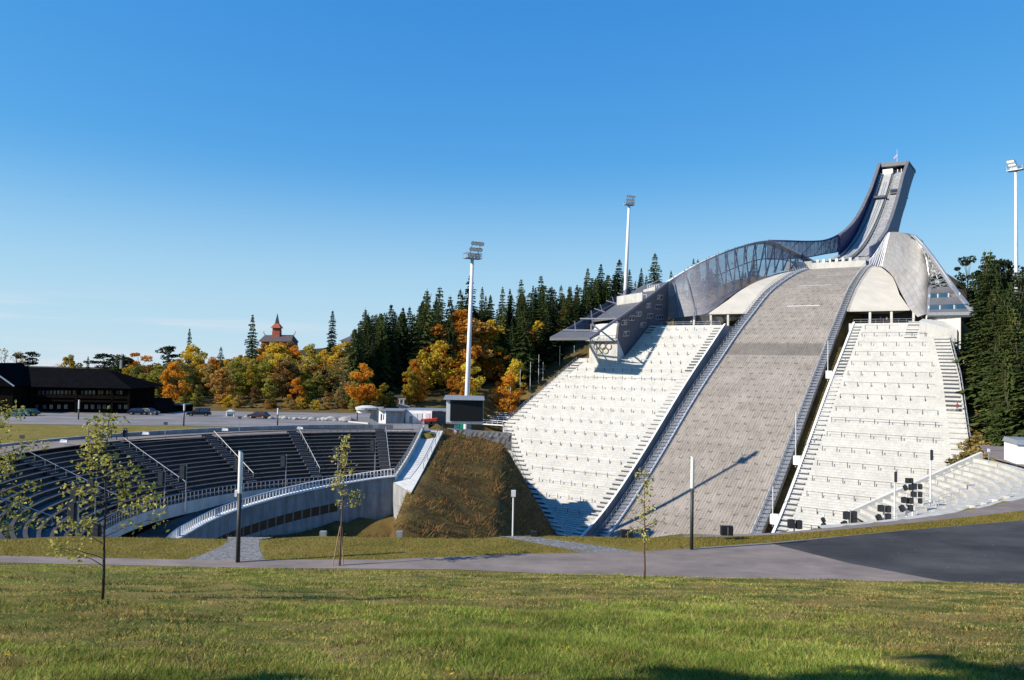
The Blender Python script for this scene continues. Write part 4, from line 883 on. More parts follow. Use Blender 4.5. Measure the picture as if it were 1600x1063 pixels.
for u, v, lab in ((834, 836, 'small dark box on the rim below the left stand'), (505, 836, 'small low sign on the rim below the dark bank, left one'), (624, 836, 'small low sign on the rim below the dark bank, right one')):
    p = at_y(u, v, 53.2); b = MB(); b.box(p, (.42, .35, .5)); b.tube([p-Vector((.1, 0, .7)), p], .04, 5); o = b.build('box' if u > 800 else 'low_sign', M['black'] if u > 800 else M['steel'], None, p-Vector((0, 0, .5))); tag(o, lab, 'box' if u > 800 else 'sign')
# ------------------------------------------------------------------ MASTS
def mast(name, label, base, top, r0, r1, heads, face):
    t = empty(name, base, label, 'floodlight mast'); base = Vector(base); top = Vector(top)
    b = MB(); b.tube([base+(top-base)*k for k in (-.03, .15, .5, 1)], [r0, r0*.95, (r0+r1)/2, r1], 12); b.build('pole', M['steel_white'], t, smooth=True)
    b = MB(); b.box(top+Vector((0, 0, .1)), (3.4, 1.7, .16), face); b.tube([top+Vector((math.cos(face)*a-math.sin(face)*c, math.sin(face)*a+math.cos(face)*c, 1.1)) for a, c in ((-1.7, -.8), (1.7, -.8), (1.7, .8), (-1.7, .8), (-1.7, -.8))], .05, 4)
    for a in (-1.7, -.6, .6, 1.7):
        for c in (-.8, .8): pp = top+Vector((math.cos(face)*a-math.sin(face)*c, math.sin(face)*a+math.cos(face)*c, .1)); b.tube([pp, pp+Vector((0, 0, 1))], .04, 4)
    b.build('platform', M['steel'], t)
    b = MB(); L_ = heads['h']; lean = heads['lean']; ax = Vector((math.cos(face), math.sin(face), 0)); fr = Vector((math.sin(face), -math.cos(face), 0))
    for a in (-.9, .9): b.tube([top+ax*a, top+ax*(a+lean)+Vector((0, 0, L_))], .09, 5)
    for k in range(heads['rows']):
        f = (k+.6)/heads['rows']; b.tube([top+ax*(-heads['w']+lean*f)+Vector((0, 0, L_*f)), top+ax*(heads['w']+lean*f)+Vector((0, 0, L_*f))], .08, 5)
    b.build('lamp_frame', M['steel'], t)
    for k in range(heads['rows']):
        f = (k+.6)/heads['rows']
        for j in range(heads['cols']):
            x = (j/(heads['cols']-1)-.5)*2*heads['w']
            c = top+ax*(x+lean*f)+Vector((0, 0, L_*f))+fr*.35
            d = (fr+Vector((0, 0, -.45))).normalized()
            b = MB(); b.tube([c-d*.35, c-d*.1, c+d*.3], [.16, .36, .42], 10); o = b.build('floodlight', M['steel_dark'], t, smooth=False)
            g = MB(); g.tube([c+d*.3, c+d*.33], [.38, .38], 10); g.build('lens', M['lampwhite'], o)
    return t
p0 = at_y(726.6, 690, 154); p1 = at_y(738, 405, 154)
mast('floodlight_mast', 'tall white floodlight mast rising behind the black video screen', (p0.x, p0.y, G(p0.x, p0.y)-.3), p1, .56, .32, dict(h=3.6, lean=1.0, rows=3, w=1.0, cols=4), .5)
p0 = at_y(977, 466, 262); p1 = at_y(983, 321, 262)
mast('floodlight_mast', 'white floodlight mast behind the left wing and yellow tree', (p0.x-.2, p0.y, p0.z-6), p1, .72, .42, dict(h=3.4, lean=.5, rows=3, w=1.2, cols=4), .3)
p0 = at_y(1588.5, 422, 190); p1 = at_y(1587, 267, 190)
mast('floodlight_mast', 'white floodlight mast above the dark spruces at the right edge', (p0.x, p0.y, p0.z-12), p1,   .46, .27, dict(h=2.8, lean=-1.1, rows=3, w=.5, cols=3), -.9)
b = MB(); rows = []
for i in range(26):
    x = -12.2+i*.5; n_ = lambda a: .25*noise.noise(Vector((x*1.7, a*2.1, 4)))
    rows.append([(x, 149.2+n_(0), -16.5), (x, 149.4+n_(1), -15.2), (x, 149.8+n_(2), -14.0), (x, 150.2+n_(3), -12.75-.03*i), (x, 152.5, -12.7-.03*i), (x, 153, -16)])
b.grid(rows); M['rubble'] = mat('grey_rubble', (.20, .19, .18), (.05, .05, .05), 2.2, .95, bump=.9, bscale=6)
tag(b.build('rubble_wall', M['rubble'], None, (-6, 150, -14)), 'dark grey rubble retaining wall behind the legs of the video screen', 'wall')
# ------------------------------------------------------------------ VIDEO SCREEN
VS = empty('video_screen', at_y(726, 690, 143), 'big black video screen in grey frame on two legs above the grassy bank', 'video screen')
vz = VS.location; k = 143/F; c0 = at_y(726, 642, 143)
b = MB(); b.box(c0+Vector((0, .55, 0)), (58*k, 1.0, 38*k), .06); b.build('cabinet', M['white'], VS)
b = MB(); b.box(c0+Vector((.35, -.02, .1)), (51*k, .16, 34*k), .06); b.build('screen', M['screen'], VS)
b = MB(); q = at_y(725, 622.5, 143); b.hexa([q+Vector(v) for v in ((-32*k, -.6, -.3), (32*k, -.6, -.3), (32*k, 1.4, -.3), (-32*k, 1.4, -.3))], [q+Vector(v) for v in ((-29*k, -.4, .5), (31*k, -.4, .45), (31*k, 1.2, .45), (-29*k, 1.2, .5))]); b.build('roof', M['steel'], VS)
b = MB(); q = at_y(726, 661.5, 143); b.box(q+Vector((0, .1, 0)), (58*k, .5, .3), .06); b.build('sill', M['steel'], VS)
for u in (711.5, 732.5):
    q = at_y(u, 663, 143.3); b = MB(); b.box((q.x, q.y+.3, (q.z-16.6)/2), (.5 if u < 720 else .8, .6, q.z+16.6), .06); b.build('leg', M['steel_white'] if u < 720 else M['steel'], VS)
b = MB(); q = at_y(722, 691, 142); b.box((q.x, q.y, q.z-.6), (4.6, 1.6, 1.0), .06); b.build('footing', M['concrete'], VS)
q = at_y(719.5, 665.5, 152); b = MB(); b.box(q, (1.15, .9, 1.2)); b.box(q+Vector((0, 0, .68)), (1.3, 1.0, .14)); b.box(q-Vector((.3, .48, 0)), (.05, .04, 1)); o = b.build('green_container', M['green'], None, q-Vector((0, 0, .6))); tag(o, 'bright green container standing under the video screen', 'container')
# ------------------------------------------------------------------ PLAZA: lodge, huts, lift, vehicles
def pz(u, v):
    """point on the plaza surface seen at a pixel"""
    r = ray(u, v)
    for Y in np.arange(100, 330, .5):
        P = r*(Y/r.y)
        if P.z <= plain(P.x, P.y)+.03: return Vector((P.x, P.y, plain(P.x, P.y)+.03))
    return r*(200/r.y)
LG = empty('timber_lodge', (-115, 178, -12.5), 'long black timber lodge with two rows of windows and a hipped roof', 'lodge')
Yf = 172.; gz = plain(0, Yf)
def LX(u): return (u-800)/F*Yf
def LZ(v, u=100): return at_y(u, v, Yf).z
x1 = LX(206); x0 = LX(-190)
b = MB(); xw = LX(196)
b.hexa([(x0, Yf+1.5, gz-.5), (xw, Yf+1.5, gz-.5), (xw, Yf+15, gz-.5), (x0, Yf+15, gz-.5)], [(x0, Yf+1.5, -7.1), (xw, Yf+1.5, -7.1), (xw, Yf+15, -7.1), (x0, Yf+15, -7.1)]); b.build('wall', M['timber'], LG)
b = MB(); ze = LZ(608, 206)+.1; zr = at_y(165, 577, Yf+8).z; xr = LX(168)*1.045
b.add([(x0, Yf-.6, ze), (x1+.6, Yf-.6, ze), (x1+.6, Yf+17, ze), (x0, Yf+17, ze), (x0, Yf+8, zr+.35), (xr, Yf+8, zr)], [(0, 1, 5, 4), (1, 2, 5), (2, 3, 4, 5), (3, 2, 1, 0)])
b.build('roof', M['darkroof'], LG)
b = MB(); zm = LZ(625); b.hexa([(x0, Yf, zm-.35), (xw+1.2, Yf, zm-.35), (xw+1.2, Yf+1.6, zm-.35), (x0, Yf+1.6, zm-.35)], [(x0, Yf, zm), (xw+1.2, Yf, zm), (xw+1.2, Yf+1.6, zm), (x0, Yf+1.6, zm)])
b.beam((x0, Yf+.1, zm+.75), (xw+1.2, Yf+.1, zm+.75), .1, .7); b.build('balcony', M['timber'], LG)
for u in (-30, 52, 122, 178, 204):
    b = MB(); b.beam((LX(u), Yf+.2, gz-.3), (LX(u), Yf+.2, -7.2), .4); b.build('post', M['timber'], LG)
M['palewin'] = mat('pale_window_glass', (.16, .17, .18), (.05, .055, .065), .35, .12, 0, spec=.9, detail=2)  # paler, blotchy glass tone for most lodge panes
wins = [(x/4, 694, 4.2, 7.0) for x in (50, 82, 112, 140, 168, 193, 247, 272, 297, 320, 344, 367, 390, 415, 438, 465, 515, 540, 564, 588, 622, 640, 672, 695, 736, 758)]
wins += [(x/4, 783, 6.0, 7.6) for x in (22, 112, 163, 233, 280, 322, 370, 413, 540, 580, 620, 655, 693, 748, 787)]
for u, y4, w, h in wins:
    p = at_y(u, 440+y4/4, Yf+1.44); k = Yf/F; b = MB(); b.box(p, (w*k, .16, h*k)); f = b.build('window', M['timber'], LG)
    b = MB()
    for sx in (-1, 1): b.box(p+Vector((sx*w*k*.235, -.1, 0)), (w*k*.40, .05, h*k*.86))
    b.build('pane', M['palewin'] if random.random() < .75 else M['glass'], f)
# front gable of the cross wing at the left edge
b = MB(); gx = LX(22); p = at_y(22, 604, Yf-6); q = at_y(-30, 567, Yf-6)
for a in (0, 1):
    pass
b.hexa([(q.x*2-p.x-2, Yf-6, p.z), (p.x, Yf-6, p.z), (p.x, Yf+4, p.z), (q.x*2-p.x-2, Yf+4, p.z)], [(q.x-.1, Yf-6, q.z), (q.x+.1, Yf-6, q.z), (q.x+.1, Yf+8, q.z), (q.x-.1, Yf+8, q.z)]); b.build('gable_roof', M['darkroof'], LG)
b = MB(); b.hexa([(q.x*2-p.x, Yf-5, gz-.5), (p.x-.8, Yf-5, gz-.5), (p.x-.8, Yf+3, gz-.5), (q.x*2-p.x, Yf+3, gz-.5)], [(q.x*2-p.x, Yf-5, p.z+.3), (p.x-.8, Yf-5, p.z+.3), (p.x-.8, Yf+3, p.z+.3), (q.x*2-p.x, Yf+3, p.z+.3)]); b.build('gable_wall', M['timber'], LG)
b = MB(); b.beam((q.x, Yf-6.1, q.z+.1), (p.x+.1, Yf-6.1, p.z+.05), .18, .25); b.build('barge_board', M['steel'], LG)
b = MB(); b.box((LX(162), Yf+8, zr+1.2), (.45, .45, 2.0)); b.build('chimney', M['concrete_grey'], LG)
# low annex and flat carport
AN = empty('annex', (LX(225), Yf+4, gz), 'low black timber annex with a sloping roof right of the lodge', 'shed')
b = MB(); xa, xb = LX(208), LX(250); b.hexa([(xa, Yf+3, gz-.4), (xb, Yf+3, gz-.4), (xb, Yf+12, gz-.4), (xa, Yf+12, gz-.4)], [(xa, Yf+3, -9.9), (LX(234), Yf+3, -9.9), (LX(234), Yf+12, -9.9), (xa, Yf+12, -9.9)]); b.build('wall', M['timber'], AN)
b = MB(); b.hexa([(xa, Yf+2.6, -10.0), (LX(235), Yf+2.6, -10.0), (LX(235), Yf+12.4, -10), (xa, Yf+12.4, -10)], [(xa, Yf+2.4, -9.6), (LX(233), Yf+2.4, -9.6), (LX(233), Yf+12.4, -9.6), (xa, Yf+12.4, -9.6)]); b.build('roof', M['darkroof'], AN)
p = pz(270, 643); CP = empty('carport', p, 'flat roofed dark carport at the forest edge right of the lodge', 'carport'); k = p.y/F
b = MB(); b.box(p+Vector((0, 1, 11*k)), (46*k, 5, .3)); b.build('roof', M['roofgrey'], CP)
b = MB(); b.box(p+Vector((0, 3.3, 5*k)), (44*k, .25, 11*k)); b.build('back_wall', M['timber'], CP)
for d in (-22, -7, 8, 22):
    b = MB(); b.box(p+Vector((d*k, -1.2, 5.5*k)), (.22, .22, 11*k)); b.build('post', M['timber'], CP)
# lamp posts on the plaza (white tube on dark pole), signs
def tube_lamp(name, label, base, H_, r, head, parts=True, group=None, flag=False):
    t = empty(name, base, label, 'lamp post', group); base = Vector(base)
    b = MB(); b.tube([base-Vector((0, 0, .3)), base+Vector((0, 0, H_-head))], [r*1.05, r], 14); b.build('pole', M['lamppole'], t, smooth=True)
    b = MB(); z0 = base.z+H_-head; z1 = base.z+H_
    # obliquely cut tip
    n = 18; rr = r*1.12
    bot = [base+Vector((rr*math.cos(2*math.pi*i/n), rr*math.sin(2*math.pi*i/n), H_-head)) for i in range(n)]
    top = [base+Vector((rr*math.cos(2*math.pi*i/n), rr*math.sin(2*math.pi*i/n), H_-r*.9*(1+math.cos(2*math.pi*i/n)) if flag else H_)) for i in range(n)]
    b.hexa(bot, top); b.build('lamp_tube', M['lampwhite'], t, smooth=False)
    b = MB(); b.tube([base+Vector((0, 0, H_-head-.03)), base+Vector((0, 0, H_-head+.04))], rr*1.03, 14); b.build('collar', M['steel'], t)
    return t
p = at_z(371.5, 878.5, -11.58); L1 = tube_lamp('lamp_post', 'dark lamp post with frosted white tube beside the gravel strip', p, 173/F*p.y, .115, 67/F*p.y, flag=True)
b = MB(); b.box(p+Vector((-.2, 0, 106/F*p.y)), (.14, .16, .36)); b.build('junction_box', M['white'], L1)
p = at_z(1080.5, 858.5, -11.58); tube_lamp('lamp_post', 'dark lamp post with frosted white tube before the grey landing slope', p, 144/F*p.y, .105, 50/F*p.y, flag=True)
for u, v, vt, hd, lab in ((122.5, 656, 625.5, 14, 'distant lamp post with white tube before the lodge'), (287, 666, 632, 10, 'distant lamp post between lodge and carport'), (433.5, 667, 638, 10, 'distant lamp post before the autumn trees'), (558, 658, 636, 9, 'short distant lamp post near the lift station')):
    p = pz(u, v); tube_lamp('lamp_post', lab, p, (v-vt)/F*p.y, .12, hd/F*p.y)
p = at_z(801, 838, -11.6); t = empty('sign_post', p, 'thin post with a small white box on the rim before the left stand', 'post')
b = MB(); b.tube([p-Vector((0, 0, .4)), p+Vector((0, 0, 70/F*p.y))], .055, 7); b.build('pole', M['steel_white'], t); b = MB(); b.box(p+Vector((0, 0, 66/F*p.y)), (.3, .3, .4)); b.build('box', M['steel_white'], t)
p = pz(360, 651); k = p.y/F; t = empty('information_stand', p, 'small roofed information stand with green lower board at the forest edge', 'notice board')
b = MB()
for sx in (-1, 1): b.box(p+Vector((sx*5.6*k, 0, 4*k)), (.22, .4, 8.6*k))
b.build('post', M['white'], t); b = MB(); b.hexa([p+Vector((x*k, y, 7.6*k)) for x, y in ((-7, -.5), (7, -.5), (7, .5), (-7, .5))], [p+Vector((x*k, y, z*k)) for x, y, z in ((-1, -.5, 10.6), (1, -.5, 10.6), (1, .5, 10.6), (-1, .5, 10.6))]); b.build('roof', M['white'], t)
b = MB(); b.box(p+Vector((0, .15, 1.8*k)), (10*k, .1, 2.6*k)); b.build('lower_board', M['green'], t); b = MB(); b.box(p+Vector((0, .15, 5.3*k)), (10*k, .1, 4.2*k)); b.build('upper_board', M['white'], t)
# chairlift station, cabin, container
p = pz(655, 662); k = p.y/F
CN = empty('container_building', p, 'long low pale metal container building beside the video screen', 'container')
def cbox(par, name, u0, v0, u1, v1, Y, depth, m, skew=0, dz=0):
    a = at_y(u0, v1, Y); c = at_y(u1, v0, Y); b = MB()
    b.hexa([(a.x, Y, a.z+dz), (c.x, Y+skew, a.z+dz), (c.x+.12*depth, Y+skew+depth, a.z+dz), (a.x+.12*depth, Y+depth, a.z+dz)], [(a.x, Y, c.z), (c.x, Y+skew, c.z), (c.x+.12*depth, Y+skew+depth, c.z), (a.x+.12*depth, Y+depth, c.z)]); return b.build(name, m, par)
Yc = p.y
cbox(CN, 'wall', 630, 642, 676, 662.5, Yc, 6, M['steel_white'], -1.5)
cbox(CN, 'end_bay', 676.2, 643, 697, 662.5, Yc-1.5, 6, M['steel_dark'], 1.0)
for u in (637, 648, 656, 668): cbox(CN, 'door', u-3.4, 646, u+3.4, 661.5, Yc-.25-(u-630)/46*1.5, .15, M['white'])
cbox(CN, 'roof', 629.4, 641, 697, 642, Yc-.2, 6.4, M['steel'], -.6)
CB = empty('cabin', pz(604, 662), 'small white ticket cabin with a narrow door beside the lift station', 'cabin')
Y2 = CB.location.y
cbox(CB, 'front_wall', 591.5, 642, 604, 662, Y2, 4, M['white'], -.6)
cbox(CB, 'side_wall', 604.1, 641.6, 629, 662, Y2-.6, 4, M['concrete_grey'], 1.2)
cbox(CB, 'door', 594.6, 647, 596.6, 657, Y2-.3, .2, M['glass']); cbox(CB, 'window', 598.6, 648, 600.4, 656, Y2-.45, .2, M['glass'])
cbox(CB, 'roof', 591, 640.8, 629.5, 642, Y2-.8, 5, M['steel'])
CL = empty('lift_station', pz(570, 660), 'grey chairlift station with a wide flat wheel canopy on one leg', 'lift station')
Y3 = Y2+1.5; q = at_y(573, 638, Y3)
b = MB(); b.tube([q+Vector((0, 0, -.25)), q+Vector((0, 0, .15)), q+Vector((0, 0, .5))], [2.2, 2.3, 1.1], 20); b.build('canopy', M['concrete_white'], CL)
b = MB(); c2 = at_y(568, 642, Y3); b.tube([c2+Vector((0, 0, -.4)), c2+Vector((0, 0, .5))], 1.15, 16); b.build('wheel', M['steel_white'], CL)
b = MB(); e = at_y(588, 640, Y3); f_ = at_y(584, 661, Y3); b.hexa([f_+Vector(v) for v in ((-1.0, -.6, 0), (1.2, -.6, 0), (1.2, .6, 0), (-1.0, .6, 0))], [e+Vector(v) for v in ((-.8, -.6, 0), (.9, -.6, 0), (.9, .6, 0), (-.8, .6, 0))])
b.hexa([e+Vector(v) for v in ((-4, -.5, -.1), (1.5, -.5, -.1), (1.5, .5, -.1), (-4, .5, -.1))], [e+Vector(v) for v in ((-4, -.5, .5), (1.5, -.5, .5), (1.5, .5, .5), (-4, .5, .5))]); b.build('leg', M['concrete_grey'], CL)
LTw = empty('lift_pylon', at_y(627, 645, Y2+10), 'small grey lift pylon with cross frame above the container roof', 'pylon'); b = MB()
P0 = [at_y(u, v, Y2+10) for u, v in ((624, 645), (632, 645), (625, 624), (631, 624), (622, 631), (640, 636))]
b.tube([P0[0]-Vector((0, 0, 2.5)), P0[2]], .16, 6); b.tube([P0[1]-Vector((0, 0, 2.5)), P0[3]], .16, 6); b.tube([P0[2]-Vector((.4, 0, 0)), P0[3]+Vector((.4, 0, 0))], .16, 6); b.tube([P0[4], P0[5]], .2, 6); b.tube([P0[0], P0[3]], .1, 5); b.build('frame', M['steel'], LTw)
b = MB()
for k_ in range(7):
    c = P0[4].lerp(P0[5], k_/5.); b.tube([c+Vector((0, -.3, -.35)), c+Vector((0, .3, -.35))], .32, 10)
b.build('sheave_train', M['steel_dark'], LTw)
# red trailer
p = pz(670, 663.5); t = empty('red_trailer', p, 'flat red trailer parked before the container building', 'trailer'); k = p.y/F
b = MB(); b.hexa([p+Vector(v) for v in ((-12*k, -.9, .55), (12*k, -.6, .65), (12*k, 1.2, .65), (-12*k, .9, .55))], [p+Vector(v) for v in ((-12*k, -.9, 1.0), (13*k, -.6, 1.25), (13*k, 1.2, 1.25), (-12*k, .9, 1.0))]); b.build('bed', M['redpaint'], t)
for dx in (-4, 3, 6):
    b = MB(); c = p+Vector((dx*k, -.75, .35)); b.tube([c, c+Vector((0, .25, 0))], .36, 12); b.build('wheel', M['black'], t)
b = MB(); b.beam(p+Vector((-12*k, 0, .7)), p+Vector((-17*k, 0, .35)), .12); b.build('drawbar', M['redpaint'], t)
# cars
def car(name, label, loc, rz, paint, L_=4.4, W_=1.75, H_=1.45, suv=False):
    t = empty(name, loc, label, 'car'); t.rotation_euler = (0, 0, rz); hw = W_/2
    prof_ = [(-L_/2, .32), (-L_/2, .75), (-L_/2+.25, .86), (-L_/2+.75 if not suv else -L_/2+.2, H_-.06), (-.2, H_), (L_*.12, H_-.05), (L_*.25, .92), (L_/2-.2, .78), (L_/2, .6), (L_/2, .32)]
    def part(nm, bb, m): o = bb.build(nm, m, t); return o
    def ins(z): return hw if z < .95 else hw-(z-.95)*.35
    b = MB(); b.hexa([Vector((loc.x+x, loc.y-ins(z), loc.z+z)) for x, z in prof_], [Vector((loc.x+x, loc.y+ins(z), loc.z+z)) for x, z in prof_]); part('body', b, paint)
    for sy in (-1, 1):
        for (xa, xb, xc, xd) in ((prof_[3][0]-.15+.3, -.25, -.25, prof_[3][0]+.25), (-.1, L_*.21, L_*.11, -.1)):
            b = MB(); y = lambda z: loc.y+sy*(ins(z)+.015); q = [Vector((loc.x+xa, y(.95), loc.z+.95)), Vector((loc.x+xb, y(.95), loc.z+.95)), Vector((loc.x+xc, y(H_-.14), loc.z+H_-.14)), Vector((loc.x+xd, y(H_-.14), loc.z+H_-.14))]
            b.hexa([p-Vector((0, sy*.03, 0)) for p in q], q); part('window', b, M['glass'])
        for x in (-L_*.3, L_*.31):
            b = MB(); c = Vector((loc.x+x, loc.y+sy*(hw-.16), loc.z+.33)); b.tube([c, c+Vector((0, sy*.2, 0))], .33, 16); w = part('wheel', b, M['black'])
            b = MB(); b.tube([c+Vector((0, sy*.2, 0)), c+Vector((0, sy*.22, 0))], .19, 12); b.build('rim', M['steel'], w)
    b = MB(); q = [Vector((loc.x+L_*.245+.012, loc.y+s_*(hw-.12), loc.z+.94)) for s_ in (-1, 1)]+[Vector((loc.x+L_*.125+.012, loc.y+s_*(hw-.28), loc.z+H_-.08)) for s_ in (1, -1)]; b.hexa([p-Vector((.03, 0, .01)) for p in q], q); part('windscreen', b, M['glass'])
    for sy in (-1, 1):
        b = MB(); b.box(Vector((loc.x+L_/2+.0, loc.y+sy*(hw-.3), loc.z+.64)), (.06, .36, .16)); part('headlight', b, M['lampwhite'])
    return t
car('parked_car', 'light green car parked before the dark lodge at the far left', pz(26, 650.5), R(200), carpaint('pale_green_paint', (.22, .40, .24)))
car('parked_car', 'dark green car half in shade right of the light green car', pz(42, 650), R(185), carpaint('dark_green_paint', (.02, .05, .04)))
car('parked_car', 'dark blue car at the right end of the lodge', pz(217, 648.5), R(10), carpaint('navy_paint', (.015, .02, .05)))
car('parked_car', 'dark grey car right of the dark blue one by the annex', pz(233, 648.5), R(-20), carpaint('charcoal_paint', (.03, .032, .038)))
car('parked_car', 'black off-road car parked by the carport, in the sun', pz(311, 650.5), R(195), carpaint('black_paint', (.012, .012, .014)), 4.9, 1.85, 1.75, True)
car('parked_car', 'dark red brown car parked under the autumn trees', pz(404, 654), R(170), carpaint('maroon_paint', (.05, .012, .01)))
# boulders along the forest edge
for i, u in enumerate((384, 392, 414, 421, 428, 436, 443, 450, 459, 468, 476, 486, 497, 505, 515, 522, 530, 540, 548)):
    p = pz(u, 653.5+.035*(u-384)+random.uniform(-.6, .4)); r = random.uniform(.45, .8)*(1.7 if u in (505, 515, 540) else 1)
    bm = bmesh.new(); bmesh.ops.create_icosphere(bm, subdivisions=2, radius=r)
    for v in bm.verts:
        v.co *= 1+.35*noise.noise(v.co*1.6/r+Vector((i*3.1, 0, 0))); v.co.z *= .62; v.co.x *= 1.25
    me = bpy.data.meshes.new('boulder'); bm.to_mesh(me); bm.free(); me.materials.append(M['rock']); o = bpy.data.objects.new('boulder', me); COL.objects.link(o); o.location = p+Vector((0, 1, r*.2))
    tag(o, 'pale boulder in the row along the foot of the autumn forest', 'boulder', 'boulders lining the plaza edge')
# low white beam and steel railings near the screen
p, q = pz(545, 660), pz(576, 663); b = MB(); b.beam(p+Vector((0, 0, .12)), q+Vector((0, 0, .12)), .35, .25); tag(b.build('kerb_beam', M['concrete_white'], None, p), 'low white concrete beam lying before the lift station', 'beam')
AR = empty('access_stair', H(-63, 124, prof(124)+2), 'white steel access stair with railings at the outer corner of the left stand', 'stair')
for j, (dz, ds) in enumerate(((0.2, 0), (1.2, -3), (2.2, -6))):
    P = [H(-61-k*1.9, 126+ds-k*.15, prof(126)+2.1+dz*.9-.02*k) for k in range(7)]
    b = MB(); b.grid([[p+Vector((0, -.5, 0)), p+Vector((0, .9, 0)), p+Vector((0, .9, -.25)), p+Vector((0, -.5, -.25))] for p in P], close=True); b.build('landing', M['steel_white'], AR)
    rail('railing', P, 1.1, M['steel_white'], AR, bars=2, r=.05)
# flag poles beside the left stand
for u, vb, vt, lab in ((797, 648, 588, 'leftmost'), (812, 634, 577, 'second from the left'), (828, 622, 566, 'third from the left'), (841, 612, 554, 'fourth from the left'), (848, 608, 565, 'with a short cross arm'), (874, 590, 540, 'second from the right'), (897, 566, 540, 'nearest the ring wall')):
    Y = float(np.interp(u, [790, 905], [222, 250])); p = at_y(u, vb, Y); t = empty('flagpole', p, 'bare white flagpole along the outer edge of the left stand, %s' % lab, 'flagpole', 'bare flagpoles by the left stand'); b = MB(); b.tube([p-Vector((0, 0, 3)), p+Vector((0, 0, (vb-vt)/F*Y))], [.11, .06], 6); b.build('pole', M['steel_white'], t)
    if u == 848: b = MB(); b.tube([p+Vector((-.9, 0, 6)), p+Vector((.5, 0, 6))], .08, 5); b.build('cross_arm', M['steel'], t)
for u, vb, vt, lab in ((1505.5, 705, 560, 'pale'), (1510.5, 700, 575, 'pinkish')):
    p = at_y(u, vb, 182); t = empty('flagpole', p, '%s bare pole on the outer edge of the right stand before the spruces' % lab, 'flagpole'); b = MB(); b.tube([p-Vector((0, 0, 3)), p+Vector((0, 0, (vb-vt)/F*182))], .12, 6); b.build('pole', M['steel_white'] if lab == 'pale' else mat('pinkish_paint', (.6, .42, .42)), t)
p = at_z(1545, 724, -11.6); t = empty('sign_post', p, 'small sign on a thin post where the rim path meets the terrace', 'post'); b = MB(); b.tube([p, p+Vector((0, 0, 20/F*p.y))], .05, 6); b.build('pole', M['steel'], t); b = MB(); b.box(p+Vector((0, 0, 20/F*p.y)), (.3, .1, .4)); b.build('plate', M['white'], t)
# church on the ridge, house behind the trees
CH = empty('church', at_y(428, 540, 290), 'red stained wooden church with slender spire above the autumn trees', 'church'); Y = 290; k = Y/F
def PT(u, v, dy=0): return at_y(u, v, Y)+Vector((0, dy, 0))
b = MB(); a, c = PT(408, 545), PT(455, 533); b.hexa([(a.x, Y, a.z-4), (c.x, Y, a.z-4), (c.x, Y+9, a.z-4), (a.x, Y+9, a.z-4)], [(a.x, Y, c.z), (c.x, Y, c.z), (c.x, Y+9, c.z), (a.x, Y+9, c.z)]); b.build('nave_wall', M['redwood'], CH)
b = MB(); e0, e1, r0, r1 = PT(404, 534), PT(456, 534), PT(408, 523), PT(453, 523); b.add([(e0.x, Y-.8, e0.z), (e1.x, Y-.8, e1.z), (e1.x, Y+9.8, e1.z), (e0.x, Y+9.8, e0.z), (r0.x, Y+4.5, r0.z), (r1.x, Y+4.5, r1.z)], [(0, 1, 5, 4), (1, 2, 5), (2, 3, 4, 5), (3, 0, 4)]); b.build('nave_roof', mat('grey_brown_shingle', (.10, .08, .08), (.07, .055, .06), 1), CH)
b = MB(); cx = PT(427, 520).x
def sq(h, z, yc): return [(cx-h, yc-h, z), (cx+h, yc-h, z), (cx+h, yc+h, z), (cx-h, yc+h, z)]
b.hexa(sq(1.5, PT(427, 530).z, Y+4.5), sq(1.3, PT(427, 512).z, Y+4.5)); b.build('tower', M['redwood'], CH)
b = MB(); b.hexa(sq(1.9, PT(427, 512).z, Y+4.5), sq(.75, PT(427, 505).z, Y+4.5)); b.build('tower_roof', M['redwood'], CH)
b = MB(); b.hexa(sq(.75, PT(427, 507).z, Y+4.5), sq(.05, PT(428, 489).z, Y+4.5)); b.build('spire', mat('dark_shingle', (.06, .05, .055)), CH)
for u in (409, 453):
    b = MB(); p = PT(u, 523.5, 4.5); sgn = -1 if u < 430 else 1; b.tube([p, p+Vector((.5*sgn, 0, .5)), p+Vector((.8*sgn, 0, 1.2)), p+Vector((.5*sgn, 0, 1.7))], [.2, .16, .12, .05], 5); b.build('finial', M['redwood'], CH)
HS = empty('house', at_y(550, 535, 275), 'house with a plain grey roof half hidden behind the spruces', 'house'); Y = 275
b = MB(); e0, e1, r0, r1 = PT(529, 533), PT(585, 540), PT(552, 520.5), PT(582, 517); b.add([e0, e1, e1+Vector((0, 9, 0)), e0+Vector((0, 9, 0)), r0+Vector((0, 4.5, 0)), r1+Vector((0, 4.5, 0))], [(0, 1, 5, 4), (1, 2, 5), (2, 3, 4, 5), (3, 0, 4)]); b.build('roof', M['roofgrey'], HS)
b = MB(); b.hexa([e0+Vector((.8, .8, -7)), e1+Vector((-.8, .8, -7)), e1+Vector((-.8, 8, -7)), e0+Vector((.8, 8, -7))], [e0+Vector((.8, .8, .2)), e1+Vector((-.8, .8, .2)), e1+Vector((-.8, 8, .2)), e0+Vector((.8, 8, .2))]); b.build('wall', M['white'], HS)
b = MB(); b.box(PT(548, 518.5, 4.5), (.7, .7, 1.4)); b.build('chimney', M['rock'], HS)
